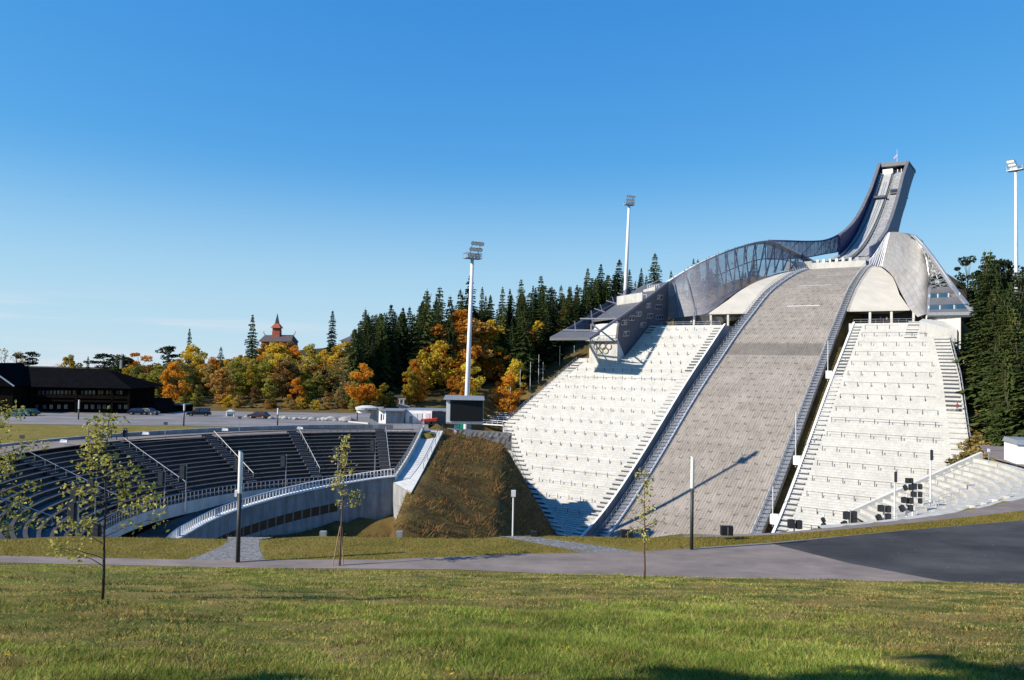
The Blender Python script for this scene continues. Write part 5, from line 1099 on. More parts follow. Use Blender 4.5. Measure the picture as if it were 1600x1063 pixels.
# ------------------------------------------------------------------ TREES
LM = {
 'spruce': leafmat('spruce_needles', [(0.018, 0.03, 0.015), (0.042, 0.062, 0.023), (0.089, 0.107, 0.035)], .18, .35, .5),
 'sprucemid': leafmat('mid_spruce_needles', [(0.029, 0.046, 0.019), (0.066, 0.089, 0.027), (0.126, 0.136, 0.04)], .2, .35, .5),  # lighter needle green than the spruce above
 'pine': leafmat('pine_needles', [(.014, .022, .014), (.030, .040, .018), (.05, .06, .025)], .12, .5, .4),
 'olive': leafmat('olive_leaves', [(0.127, 0.144, 0.03), (0.287, 0.28, 0.051), (0.456, 0.381, 0.085)], .35, .45, .5),
 'yellow': leafmat('yellow_leaves', [(0.303, 0.22, 0.028), (0.66, 0.454, 0.048), (0.75, 0.632, 0.083)], .4, .5, .4),
 'orange': leafmat('orange_leaves', [(0.276, 0.117, 0.02), (0.607, 0.248, 0.03), (0.75, 0.386, 0.048)], .4, .5, .4),
 'rust': leafmat('rusty_brown_leaves', [(0.179, 0.098, 0.033), (0.374, 0.195, 0.052), (0.52, 0.293, 0.073)], .3, .5, .5),
 'brown': leafmat('faded_brown_leaves', [(0.176, 0.14, 0.053), (0.333, 0.246, 0.078), (0.474, 0.333, 0.105)], .3, .5, .5),
}
def mesh_np(name, V, Fq, mats, smooth=False):
    V = np.asarray(V, float).reshape(-1, 3); n = len(Fq)
    me = bpy.data.meshes.new(name); k = Fq.shape[1]
    me.vertices.add(len(V)); me.vertices.foreach_set('co', V.ravel())
    me.loops.add(n*k); me.loops.foreach_set('vertex_index', Fq.ravel().astype(np.int32))
    me.polygons.add(n); me.polygons.foreach_set('loop_start', np.arange(0, n*k, k, dtype=np.int32))
    me.update(calc_edges=True); me.validate()
    for m in mats: me.materials.append(m)
    return me
def spruce_mesh(seed, Rb=.17, lv=40, ragged=.35):
    r = np.random.default_rng(seed); V = []
    for i in range(lv):
        f = .05+.94*(i+r.uniform(-.35, .35))/lv; rad = Rb*(1-f)**.82*(1+r.uniform(-.28, .22))+.006
        nb = int(7+7*(1-f))
        ph = r.uniform(0, 6.28)
        for k in range(nb):
            a = ph+2*math.pi*k/nb+r.uniform(-.25, .25); L = rad*(1+r.uniform(-ragged, .22)); d = np.array([math.cos(a), math.sin(a), 0]); t = np.array([-d[1], d[0], 0])
            pz_ = f+.012; droop = .16+.35*(1-f)
            for j in range(5):
                u0, u1 = j/5., (j+1.25)/5.
                p0 = d*L*u0+np.array([0, 0, pz_-droop*L*u0**1.2]); p1 = d*L*u1+np.array([0, 0, pz_-droop*L*min(u1, 1)**1.2])
                w = L*(.30-.18*u0)*r.uniform(.7, 1.2)
                for s in (-1, 1):
                    tip = (p0+p1)/2+t*s*w+d*L*.10+np.array([0, 0, -.30*w-r.uniform(0, .012)]); V += [p0, p1, tip]
                if j > 1: V += [p0-t*.006, p1+t*.006, (p0+p1)/2+np.array([0, 0, -r.uniform(.012, .03)])+d*.004]
    for j in range(12):
        a = r.uniform(0, 6.28); z = .93+.075*j/12; w = .010*(1.02-z)/.08; V += [[math.cos(a)*w, math.sin(a)*w, z-.02], [-math.cos(a)*w, -math.sin(a)*w, z-.02], [0, 0, z+.012]]
    V = np.array(V); return mesh_np('crown', V, np.arange(len(V)).reshape(-1, 3), [LM['spruce']])
def leafcloud(seed, clumps, per, size, mat_, sq=.8):
    r = np.random.default_rng(seed); C = []
    for c, rad in clumps:
        d = r.normal(size=(per, 3)); d /= np.linalg.norm(d, axis=1)[:, None]; C.append(np.array(c)+d*rad*(r.uniform(.35, 1, (per, 1))**.5)*np.array([1, 1, sq]))
    C = np.concatenate(C); n = len(C)
    a = r.normal(size=(n, 3)); a /= np.linalg.norm(a, axis=1)[:, None]; b_ = np.cross(a, r.normal(size=(n, 3))); b_ /= np.linalg.norm(b_, axis=1)[:, None]
    s = size*r.uniform(.6, 1.3, (n, 1)); V = np.stack([C-a*s, C-b_*s*.6, C+a*s, C+b_*s*.6], 1).reshape(-1, 3)
    return mesh_np('crown', V, np.arange(len(V)).reshape(-1, 4), [mat_])
def decid_mesh(seed, wide=.36, low=.12, n=34, per=105, size=.022):
    r = np.random.default_rng(seed); cl = []
    for i in range(n):
        z = r.uniform(low, .93); env = wide*math.sin(math.pi*min(1, (z-low+.08)/(1.02-low)))**.55*(1-.35*max(0, z-.6)/.4); a = r.uniform(0, 6.28); q = env*math.sqrt(r.uniform(.05, 1))
        cl.append(((q*math.cos(a)*.85, q*math.sin(a)*.85, z), r.uniform(.07, .13)*(1.15-.5*z)))
    return leafcloud(seed, cl, per, size, LM['olive']), cl
def pine_mesh(seed):
    r = np.random.default_rng(seed); cl = []
    for i in range(17):
        z = r.uniform(.52, .97); q = .24*(1-abs(z-.72)/.45)*math.sqrt(r.uniform(.02, 1)); a = r.uniform(0, 6.28); cl.append(((q*math.cos(a), q*math.sin(a), z), r.uniform(.055, .10)))
    return leafcloud(seed, cl, 95, .017, LM['pine'], .55), cl
def trunk_mesh(seed, cl=None, top=.95, r0=.014):
    r = random.Random(seed); b = MB(); n = 7
    b.tube([(r.uniform(-.006, .006)*i, r.uniform(-.006, .006)*i, -.05+(top+.05)*i/(n-1)) for i in range(n)], [r0*(1-.85*i/(n-1)) for i in range(n)], 6)
    if cl:
        for c, rad in cl[:16]:
            z0 = max(.12, c[2]*.62); b.tube([(0, 0, z0), (c[0]*.5, c[1]*.5, z0+(c[2]-z0)*.62), c], [r0*.4, r0*.25, r0*.08], 4)
    me = bpy.data.meshes.new('trunk'); me.from_pydata(b.v, [], b.f); me.materials.append(M['bark']); return me
SPR = [(spruce_mesh(100+i, Rb=[.15, .18, .13, .165, .20, .145][i], lv=[40, 36, 44, 38, 34, 42][i]), trunk_mesh(i)) for i in range(6)]
DEC = []
for i in range(6):
    m_, cl = decid_mesh(200+i, wide=[.34, .40, .28, .37, .44, .31][i], low=[.10, .12, .14, .08, .16, .12][i]); DEC.append((m_, trunk_mesh(30+i, cl, .85)))
PIN = []
for i in range(3):
    m_, cl = pine_mesh(300+i); PIN.append((m_, trunk_mesh(50+i, cl, .9, .011)))
SPARSE = []
for i in range(2):
    m_, cl = decid_mesh(400+i, wide=.30, low=.2, n=24, per=14, size=.016); SPARSE.append((m_, trunk_mesh(60+i, cl, .9)))
tree_count = 0
def tree(name, kind, variants, x, y, zt, label, group, wmul=1., zb=None):
    global tree_count
    zb = G(x, y)-.3 if zb is None else zb
    h = max(zt-zb, 3.); t = empty(name, (x, y, zb), label, 'tree', group)
    t.scale = (h*wmul, h*wmul, h); t.rotation_euler = (random.gauss(0, .018), random.gauss(0, .018), random.uniform(0, 6.28))
    cm, tm = random.choice(variants)
    o = bpy.data.objects.new('trunk', tm); COL.objects.link(o); o.parent = t
    o = bpy.data.objects.new('crown', cm); COL.objects.link(o); o.parent = t
    o.material_slots[0].link = 'OBJECT'; o.material_slots[0].material = LM[kind]
    tree_count += 1; return t
def tree_uv(name, kind, variants, u, v, Y, label, group, wmul=1.):
    p = at_y(u, v, Y); return tree(name, kind, variants, p.x, Y, p.z, label, group, wmul)
GF = 'spruces in the forest left of the jump'; GA_ = 'autumn trees on the slope behind the plaza'; GR = 'spruces right of the jump'
sky_con = [
 (395, 490, 262, 'tall dark spruce just left of the red church', 1.0), (520, 484, 268, 'lone tall spruce left of the grey roofed house', .9),
 (572, 481, 238, 'tall spruce directly right of the grey roofed house', 1.0), (612, 474, 236, None, 1.1), (629, 479, 246, None, 1.), (640, 478, 250, None, 1.), (665, 451, 240, 'tallest spruce left of the floodlight mast by the screen', 1.1),
 (686, 447, 246, None, 1.), (703, 461, 233, None, 1.05), (716, 450, 262, None, .9), (735, 428, 268, 'spruce whose tip rises behind the floodlight mast by the screen', .9), (754, 447, 285, None, .8), (765, 459, 285, None, .8), (784, 447, 272, None, .95), (795, 450, 275, None, .9),
 (817, 435, 282, None, .9), (833, 445, 280, None, .9), (846, 430, 285, None, 1.), (862, 446, 278, None, .9), (877, 444, 290, None, .9), (888, 446, 276, None, .9), (918, 418, 292, None, 1.0), (940, 411, 298, None, 1.05), (964, 403, 302, None, 1.1), (985, 420, 296, None, 1.), (1003, 418, 306, None, .95), (1024, 394, 305, 'tall spruce standing right of the middle floodlight mast', 1.15), (1010, 430, 300, None, 1.1), (975, 432, 296, None, 1.), (1050, 422, 318, None, 1.), (1084, 403, 335, None, .8), (1091, 404, 338, None, .8), (1105, 415, 345, None, .9),
 (345, 541, 262, None, 1.1), (297, 512, 262, 'thin spruce rising above the yellow birches right of the carport', .65), (138, 556, 265, 'small narrow spruce above the lodge roof', .8)]
for u, v, Y, lab, w in sky_con:
    nz = random.uniform(-.02, .02); tree_uv('spruce_tree', 'spruce' if random.random() < .7 else 'sprucemid', SPR, u, v, Y, lab or 'dark spruce with its tip on the skyline of the forest left of the jump', None if lab else GF, w*(1.05+nz))
csu = [560, 572, 612, 640, 665, 690, 735, 760, 800, 846, 880, 918, 964, 1010, 1040]; csv = [500, 481, 474, 478, 451, 450, 430, 450, 448, 432, 446, 420, 404, 410, 420]
def okx(x, y, lim=-66): return SQ(x, y)[1] < lim
cnt = 0; tries = 0
while cnt < 130 and tries < 4000:
    tries += 1
    Y = random.uniform(206, 290); u = random.uniform(555, 1000); x = (u-800)/F*Y
    if not okx(x, Y, -69): continue
    zb = G(x, Y)
    if SQ(x, Y)[1] > -100 and SQ(x, Y)[0] > 108: continue
    if Y < float(np.interp(x, [-300, -120, -60, -25, 0], [215, 205, 200, 203, 212]))+4: continue
    vmin = np.interp(u, csu, csv)+12; h = random.uniform(13, 24); zt = min(zb+h, at_y(u, vmin, Y).z)
    if zt-zb < 7: continue
    tree('spruce_tree', 'spruce' if random.random() < .6 else 'sprucemid', SPR, x, Y, zt, 'dark spruce inside the dense forest left of the jump, below the skyline', GF, random.uniform(.9, 1.75)); cnt += 1
for i in range(75):
    u = random.uniform(880, 1215); Y = random.uniform(276, 350); p = at_y(u, np.interp(u, [880, 920, 950, 1000, 1050, 1100, 1150, 1200], [447, 425, 420, 420, 428, 414, 396, 386])+abs(random.gauss(0, 16))+6, Y); s, q = SQ(p.x, Y)
    zb = G(p.x, Y)
    if q > -45 and s > -14 or q > -62 and s > 40 or p.z-zb < 5: continue
    tree('spruce_tree', 'spruce', SPR, p.x, Y, min(p.z, zb+24), 'dark spruce behind the left wing and its building, below the skyline', GF, random.uniform(1.0, 1.4))
sky_dec = [
 (218, 548, 240, 'orange', 'tall orange maple right of the lodge roof', 1.), (203, 572, 226, 'orange', 'rusty orange tree leaning over the lodge annex', 1.), (192, 553, 232, 'sprucemid', 'dark green rounded tree at the right end of the lodge roof', 1.2), (300, 536, 250, 'yellow', 'yellow olive birch right of the carport', 1.), (318, 548, 246, 'olive', None, 1.), (332, 556, 236, 'orange', 'orange tree in front of the olive birches', 1.1), (282, 560, 240, 'brown', None, .9), (255, 570, 230, 'olive', None, 1.), (238, 588, 222, 'yellow', None, 1.), (268, 592, 216, 'olive', None, 1.), (290, 588, 220, 'yellow', None, 1.), (312, 600, 214, 'olive', None, 1.), (345, 590, 218, 'brown', None, 1.), (365, 585, 220, 'brown', None, .9),
 (385, 566, 236, 'rust', None, 1.), (372, 552, 250, 'rust', None, .9), (430, 534, 258, 'yellow', 'bright yellow tree directly below the church', 1.15), (447, 560, 240, 'orange', None, 1.), (462, 538, 262, 'orange', None, .8), (411, 533, 268, 'rust', None, 1.), (441, 534, 270, 'orange', None, 1.), (455, 531, 272, 'brown', None, 1.), (421, 537, 266, 'yellow', None, .9), (486, 536, 262, 'olive', None, 1.), (505, 545, 258, 'yellow', None, .9), (470, 570, 236, 'brown', None, 1.), (420, 586, 214, 'olive', 'big rounded olive tree at the plaza edge left of the orange maple', 1.1), (452, 577, 219, 'orange', 'bright orange maple standing at the plaza edge', .85), (482, 592, 213, 'olive', 'rounded olive brown tree right of the orange maple', 1.05), (400, 602, 212, 'rust', None, 1.), (540, 531, 252, 'yellow', 'golden tree before the grey roofed house', 1.1), (528, 560, 236, 'brown', None, .9), (545, 565, 232, 'rust', None, 1.), (555, 596, 212, 'olive', None, 1.), (530, 606, 211, 'brown', None, .9), (512, 610, 210, 'rust', None, .9), (575, 600, 214, 'yellow', None, .8), (500, 585, 226, 'olive', None, 1.),
 (640, 573, 213, 'yellow', 'small golden maple standing among dark spruces', .85), (648, 560, 222, 'orange', None, .7), (630, 618, 208, 'rust', 'dark red shrub above the lift station', 1.3), (725, 478, 272, 'orange', 'large orange tree behind the floodlight mast by the screen', 1.25), (745, 486, 272, 'rust', None, 1.2), (712, 500, 262, 'orange', None, 1.), (762, 490, 274, 'yellow', None, .9), (690, 505, 262, 'yellow', None, .8), (718, 572, 216, 'orange', None, .7), (793, 577, 224, 'orange', 'orange tree between spruces left of the flagpoles', .9), (805, 560, 232, 'yellow', None, .9), (812, 490, 285, 'yellow', None, .9), (828, 505, 278, 'yellow', None, .9), (862, 478, 290, 'yellow', None, .9), (880, 465, 295, 'olive', None, .9), (815, 530, 262, 'orange', None, .8), (835, 540, 262, 'yellow', None, .8), (990, 456, 290, 'yellow', 'golden tree at the foot of the middle floodlight mast', 1.6), (850, 575, 240, 'brown', None, .9), (586, 622, 209, 'yellow', None, 1.), (610, 610, 210, 'olive', None, .8), (560, 545, 244, 'olive', None, 1.),
 (722, 482, 243, 'orange', None, 1.3), (745, 497, 240, 'rust', None, 1.3), (766, 498, 246, 'yellow', None, 1.1), (708, 512, 236, 'orange', None, 1.1), (690, 528, 230, 'yellow', None, 1.0), (822, 512, 250, 'orange', None, 1.2), (842, 500, 254, 'yellow', None, 1.1), (864, 488, 258, 'yellow', None, 1.1), (884, 478, 262, 'orange', None, 1.), (800, 535, 244, 'yellow', None, 1.1), (780, 548, 238, 'orange', None, 1.), (850, 545, 250, 'orange', None, 1.1), (655, 590, 214, 'orange', None, 1.1), (600, 598, 213, 'yellow', None, 1.1), (662, 545, 226, 'yellow', None, .9), (735, 560, 222, 'yellow', None, 1.), (872, 530, 258, 'brown', None, 1.1)]
for u, v, Y, kd, lab, w in sky_dec:
    tree_uv('broadleaf_tree', kd, DEC, u, v, Y, lab or {'yellow': 'yellow leaved tree in the autumn wood behind the plaza', 'orange': 'orange leaved tree in the autumn wood behind the plaza', 'olive': 'olive green tree in the autumn wood behind the plaza', 'rust': 'rusty brown tree in the autumn wood behind the plaza', 'brown': 'faded brown tree in the autumn wood behind the plaza'}[kd], None if lab else GA_, w*1.15)
dsu = [186, 205, 260, 300, 330, 400, 430, 480, 530, 565]; dsv = [575, 562, 560, 545, 555, 548, 542, 546, 540, 556]
for i in range(110):
    u = random.uniform(190, 580); Y = random.uniform(208, 262); x = (u-800)/F*Y; zb = G(x, Y); zt = min(zb+random.uniform(7, 14), at_y(u, np.interp(u, dsu, dsv)+8, Y).z)
    if zt-zb < 3.5: continue
    kd = random.choices(['olive', 'yellow', 'brown', 'rust', 'orange', 'sprucemid'], [5, 3, 5, 3, 2, 2])[0]
    if kd == 'sprucemid': tree('spruce_tree', kd, SPR, x, Y, zt, 'young spruce among the autumn trees behind the plaza', 'young spruces among the autumn trees', 1.1)
    else: tree('broadleaf_tree', kd, DEC if random.random() < .75 else SPARSE, x, Y, zt, {'yellow': 'yellow leaved tree in the autumn wood behind the plaza', 'orange': 'orange leaved tree in the autumn wood behind the plaza', 'olive': 'olive green tree in the autumn wood behind the plaza', 'rust': 'rusty brown tree in the autumn wood behind the plaza', 'brown': 'faded brown tree in the autumn wood behind the plaza'}[kd], GA_, random.uniform(1.0, 1.3))
for i in range(40):   # low scrub along the foot of the slope
    u = random.uniform(230, 600); Y = random.uniform(203, 209); x = (u-800)/F*Y
    tree('shrub', random.choice(['brown', 'olive', 'rust', 'yellow', 'brown']), DEC, x, Y, G(x, Y)+random.uniform(1.6, 3.6), 'low autumn shrub along the foot of the wooded slope', 'shrubs at the forest foot', random.uniform(1.1, 1.7))
for u, v, Y, kd, var, lab, w in ((165, 552, 262, 'pine', PIN, 'broad crowned pine above the right end of the lodge roof', 2.2), (42, 550, 262, 'pine', PIN, 'pine above the lodge roof at the far left', 1.8), (265, 540, 262, 'pine', PIN, 'dark pine above the orange maple', 1.6), (110, 553, 255, 'yellow', DEC, 'pale yellow tree behind the lodge roof', 1.0), (92, 566, 255, 'brown', SPARSE, 'nearly bare tree behind the lodge roof', 1.3), (8, 541, 250, 'brown', SPARSE, 'bare tree above the lodge roof at the left edge', 1.3), (27, 546, 252, 'brown', SPARSE, 'bare thin tree left of the small pine', 1.1), (1594, 416, 178, 'pine', PIN, 'tall pine behind the right floodlight mast', .9), (1566, 404, 245, 'pine', PIN, 'broad pine right of the thin spruce in the right forest', 1.0), (1514, 397, 262, 'pine', PIN, 'round topped pine nearest the right building', .8), (450, 545, 270, 'pine', PIN, 'pine beside the church roof', 1.2)):
    tree_uv('pine_tree' if kd == 'pine' else 'broadleaf_tree', kd, var, u, v, Y, lab, None, w)
# right forest
for s in list(np.arange(97, 138, 3.6))+[84, 87, 90, 93, 96, 99, 102, 106, 110, 114]:
    p = H(random.uniform(53.6, 56) if s not in (84, 87, 90, 93, 96, 99, 102, 106, 110, 114) else qbR(s)+random.uniform(6.5, 8.5), s, 0); zb = G(p.x, p.y)
    tree('spruce_tree', 'sprucemid', SPR, p.x, p.y, zb+random.uniform(20, 27)*(1 if s < 122 else .8), 'dark spruce in the dense stand right of the jump', GR, random.uniform(1.2, 1.5))
for k in range(26):
    u = random.uniform(1522, 1660); Y = random.uniform(222, 275); p = at_y(u, random.uniform(418, 470), Y)
    if p.z-G(p.x, Y) > 7: tree('spruce_tree', 'sprucemid', SPR, p.x, Y, p.z, 'dark spruce in the dense stand right of the jump', GR, random.uniform(1.1, 1.5))
for u, v, Y, lab, w in ((1521, 425, 244, 'tall spruce nearest the right building', 1.2), (1550, 415, 242, 'tall spruce left of the right floodlight mast', 1.3), (1533, 445, 238, 'bushy spruce behind the tip of the right building', 1.4), (1534, 391, 262, 'thin spruce with the highest tip in the right forest', .9)):
    tree_uv('spruce_tree', 'sprucemid', SPR, u, v, Y, lab, None, w)
rsu = [1500, 1520, 1545, 1570, 1600, 1700]; rsv = [425, 420, 425, 420, 430, 430]; cnt = 0; tries = 0
while cnt < 75 and tries < 6000:
    tries += 1
    Y = random.uniform(124, 205); u = random.uniform(1505, 1720); x = (u-800)/F*Y; s, q = SQ(x, Y)
    if q < 53.5 or s > 140: continue
    if u < 1548 and s < 100: continue
    if u < 1522: continue
    zb = G(x, Y); zt = min(zb+random.uniform(17, 29), at_y(min(u, 1600), np.interp(u, rsu, rsv)+random.uniform(2, 40), Y).z)
    if zt-zb < 8: continue
    tree('spruce_tree', 'sprucemid' if random.random() < .6 else 'spruce', SPR, x, Y, zt, 'dark spruce in the dense stand right of the jump', GR, random.uniform(1.25, 1.7)); cnt += 1
for u, v, Y in ((1527, 668, 150), (1536, 680, 140), (1550, 685, 135), (1564, 688, 130), (1578, 690, 128), (1592, 690, 127), (1521, 655, 160), (1530, 690, 136)):
    tree_uv('shrub', random.choice(['brown', 'rust', 'brown']), DEC, u, v+9, Y, 'low brown shrub at the foot of the spruces right of the jump', 'shrubs right of the jump', 1.25)
# trees behind the camera whose shadows fall on the near lawn, and the ones screening the far distance
for x, y, h in ((-12.8, 2.7, 19.5), (-16, 1.6, 23), (-11, .2, 19), (-8, -2, 19)):
    tree('spruce_tree', 'spruce', SPR, x, y, -1.7+h, 'spruce standing behind the viewpoint and shading the lawn', 'spruces behind the viewpoint', 1.3, zb=-2.2)
# ------------------------------------------------------------------ SAPLINGS
M['leaf_young'] = leafmat('young_birch_leaves', [(.15, .17, .03), (.40, .37, .09), (.58, .52, .20), (.50, .28, .06)], .35, 3.5, .2)
def sapling(name, label, base, H_, spread, seed, nbr, lo, nleaf, leaf, lean=(0, 0), bark='bark_young', r0=.04, stakes=0, long_=()):
    r = random.Random(seed); base = Vector(base); t = empty(name, base, label, 'young tree')
    b = MB(); n = 9; tr = [base+Vector((lean[0]*(i/n)**1.5+r.uniform(-.02, .02), lean[1]*(i/n)+r.uniform(-.02, .02), H_*i/(n-1)-(.1 if i == 0 else 0))) for i in range(n)]
    b.tube(tr, [r0*(1-.88*i/(n-1)) for i in range(n)], 8); tk = b.build('trunk', M[bark], t, smooth=True)
    tips = []; b = MB()
    def at(f): i = min(int(f*(n-1)), n-2); return tr[i].lerp(tr[i+1], f*(n-1)-i)
    br = [(lo+(1-lo)*((k+.5)/nbr)*.97, r.uniform(0, 6.28), None) for k in range(nbr)]+list(long_)
    for f, a, L in br:
        p = at(f); L = L or spread*(1-.75*(f-lo)/(1-lo))*r.uniform(.55, 1.1); d = Vector((math.cos(a), math.sin(a), 0))
        pts = [p]
        for j in range(1, 6): pts.append(p+d*L*j/5+Vector((r.uniform(-.05, .05), r.uniform(-.05, .05), L*(.55*j/5-.22*(j/5)**2)+r.uniform(-.03, .03))))
        b.tube(pts, [r0*.30*(1-.8*j/5) for j in range(6)], 5)
        for j in range(2, 6):
            tips.append((pts[j], L)); 
            for q in range(2):
                e = pts[j]+Vector((r.gauss(0, .13), r.gauss(0, .13), r.gauss(.02, .12))); b.tube([pts[j-1].lerp(pts[j], .5), e], [r0*.10, r0*.04], 4); tips.append((e, L))
    for k in range(5): tips.append((at(.88+.12*k/5), .4))
    b.build('branches', M[bark], t, smooth=True)
    V = []
    for k in range(nleaf):
        p, L = r.choice(tips); c = p+Vector((r.gauss(0, .10), r.gauss(0, .10), r.gauss(-.03, .09)))
        a = Vector((r.gauss(0, 1), r.gauss(0, 1), r.gauss(-.5, .6))).normalized(); w = a.cross(Vector((r.gauss(0, 1), r.gauss(0, 1), r.gauss(0, 1)))).normalized(); s = leaf*r.uniform(.6, 1.25); nrm = a.cross(w)*s*.18
        V += [c-a*s, c-w*s*.55+nrm, c+a*s, c+a*s*1.0, c-a*s, c+a*s, c+w*s*.55+nrm, c+w*s*.55+nrm]
    V = np.array([tuple(v-base) for v in V]).reshape(-1, 8, 3)[:, [0, 1, 2, 4, 5, 6]].reshape(-1, 3)
    me = mesh_np('foliage', V, np.arange(len(V)).reshape(-1, 3), [M['leaf_young']]); o = bpy.data.objects.new('foliage', me); COL.objects.link(o); o.parent = t
    for k in range(stakes):
        b = MB(); a = at(.30); f = base+Vector((-.42 if k == 0 else .2, -.1 if k == 0 else .25, -.2)); b.tube([f, a+Vector((-.06 if k == 0 else .05, 0, .1))], .028, 6); b.build('stake', M['stake'], t)
    return t
def mz(x, y): return -1.7-.2255*y
def sap_base(u, v):
    r = ray(u, v); Y = 1.7/(-r.z/r.y-.2255); return r*(Y/r.y)
p = sap_base(160, 937); sapling('birch_sapling', 'bushy birch sapling with yellow green leaves and a thin dark trunk', p, 283/F*p.y, 1.45, 11, 18, .34, 1050, .07, (-.02, 0), 'bark', .042, 0, [(.18, 3.05, 1.5), (.22, 3.5, 1.15), (.34, .15, 1.35), (.42, .0, 1.45), (.30, 2.8, 1.2), (.55, 3.2, 1.1)])
p = sap_base(530, 889); sapling('young_tree', 'slender young tree with a narrow leafy top, tied to wooden stakes', p, 208/F*p.y, .85, 23, 13, .45, 560, .095, (.32, .1), 'bark_young', .062, 2, [(.45, 0, 1.1), (.52, .3, .95), (.8, 2.9, .8)])
p = sap_base(1007, 906); sapling('young_tree', 'slender young tree with sparse yellow leaves and a reddish trunk before the slope', p, 168/F*p.y, .85, 35, 11, .34, 300, .085, (-.12, 0), 'bark_young', .055, 0, [(.5, 3.1, 1.0), (.48, .1, .95), (.42, 3.3, .7), (.95, 3.1, .25)])
p = sap_base(-22, 925); sapling('birch_sapling', 'leafy birch sapling cut off by the left edge', p, 285/F*p.y, 1.2, 47, 20, .25, 1500, .062, (.1, 0), 'bark', .042, 0, [(.72, .1, 1.2), (.42, .0, 1.15), (.5, .2, 1.2), (.30, .1, 1.25), (.95, .1, .7)])
# ------------------------------------------------------------------ PEOPLE (one skinned body mesh per pose)
def person_mesh(seed, top, legs, stride=.0, arm=0.):
    J = {'pel': (0, 0, .95), 'spi': (0, .01, 1.2), 'che': (0, .0, 1.40), 'nek': (0, .0, 1.53), 'hd': (0, .03, 1.63), 'ht': (0, .02, 1.74),
         'hl': (-.09, 0, .92), 'kl': (-.10, .02+stride*.5, .50), 'al': (-.10, -stride*.2+stride*.6, .07), 'tl': (-.11, .15+stride*.6, .03), 'hr': (.09, 0, .92), 'kr': (.10, .03-stride*.3, .50), 'ar': (.10, -stride, .07), 'tr': (.11, .15-stride, .03),
         'sl': (-.19, 0, 1.42), 'el': (-.25, -.04, 1.15), 'wl': (-.25, .08+arm*.2, .92+arm*.3), 'ml': (-.25, .12+arm*.22, .84+arm*.36), 'sr': (.19, 0, 1.42), 'er': (.25, -.03, 1.15), 'wr': (.24, .10, .92), 'mr': (.24, .12, .83)}
    E_ = [('pel', 'spi'), ('spi', 'che'), ('che', 'nek'), ('nek', 'hd'), ('hd', 'ht'), ('pel', 'hl'), ('hl', 'kl'), ('kl', 'al'), ('al', 'tl'), ('pel', 'hr'), ('hr', 'kr'), ('kr', 'ar'), ('ar', 'tr'), ('che', 'sl'), ('sl', 'el'), ('el', 'wl'), ('wl', 'ml'), ('che', 'sr'), ('sr', 'er'), ('er', 'wr'), ('wr', 'mr')]
    rad = dict(pel=.15, spi=.14, che=.16, nek=.06, hd=.105, ht=.07, hl=.10, kl=.065, al=.045, tl=.035, hr=.10, kr=.065, ar=.045, tr=.035, sl=.075, el=.05, wl=.035, ml=.035, sr=.075, er=.05, wr=.035, mr=.035)
    ks = list(J); me = bpy.data.meshes.new('person'); me.from_pydata([J[k] for k in ks], [(ks.index(a), ks.index(b)) for a, b in E_], [])
    o = bpy.data.objects.new('person_tmp', me); COL.objects.link(o)
    sk = o.modifiers.new('s', 'SKIN'); sk.use_smooth_shade = True
    for i, k in enumerate(ks): d = me.skin_vertices[0].data[i]; d.radius = (rad[k], rad[k]*.8); d.use_root = k == 'pel'
    o.modifiers.new('b', 'SUBSURF').levels = 1
    dg = bpy.context.evaluated_depsgraph_get(); out = bpy.data.meshes.new_from_object(o.evaluated_get(dg)); bpy.data.objects.remove(o)
    out.materials.clear()
    for m in (M['skin'], top, legs, M['black']): out.materials.append(m)
    for pl in out.polygons:
        c = pl.center; z = c.z; pl.material_index = 0 if z > 1.52 else (3 if z < .09 else 2 if z < .93 and abs(c.x) < .19 else (0 if z < .9 else 1))
    return out
def cloth(n, c): return mat(n, c, tuple(x*.7 for x in c), 8, .9)
tops = [cloth('navy_jacket', (.02, .025, .06)), cloth('red_jacket', (.35, .05, .04)), cloth('pale_jacket', (.5, .48, .45)), cloth('grey_jacket', (.12, .12, .13)), cloth('tan_jacket', (.3, .2, .12))]
trs = [cloth('dark_trousers', (.02, .02, .025)), cloth('blue_jeans', (.05, .07, .14))]
PM = [person_mesh(i, tops[i], trs[i % 2], [.0, .18, .05, .22, .0][i], [0, 0, 1, 0, .5][i]) for i in range(5)]
bm = bmesh.new(); bmesh.ops.create_uvsphere(bm, u_segments=12, v_segments=8, radius=.115)
for v in bm.verts: v.co = Vector((v.co.x*.95, v.co.y-.015, 1.665+v.co.z*(1 if v.co.z > 0 else .55)))
HM = bpy.data.meshes.new('hair'); bm.to_mesh(HM); bm.free(); HM.materials.append(M['hair'])
def person(label, p, rz, k, sc=1.):
    o = bpy.data.objects.new('person', PM[k]); COL.objects.link(o); o.location = p; o.rotation_euler = (0, 0, rz); o.scale = (sc,)*3; tag(o, label, 'person')
    h = bpy.data.objects.new('hair', HM); COL.objects.link(h); h.parent = o
for u, v, k, sc, lab in ((159, 690, 2, 1.05, 'person in a pale jacket at the left end of the group on the rim walkway'), (172.5, 689, 3, 1.05, 'person in grey walking second in the group on the rim walkway'), (182, 690.5, 0, .62, 'child standing between the adults on the rim walkway'), (193, 692, 0, 1.15, 'person in dark clothes on the near side of the pair on the rim walkway'), (196.5, 690.5, 3, 1.1, 'person in grey half behind the dark clothed one on the rim walkway')):
    person(lab, at_z(u, v, -11.96), random.uniform(0, 6), k, sc)
zf = prof(75)+1.5
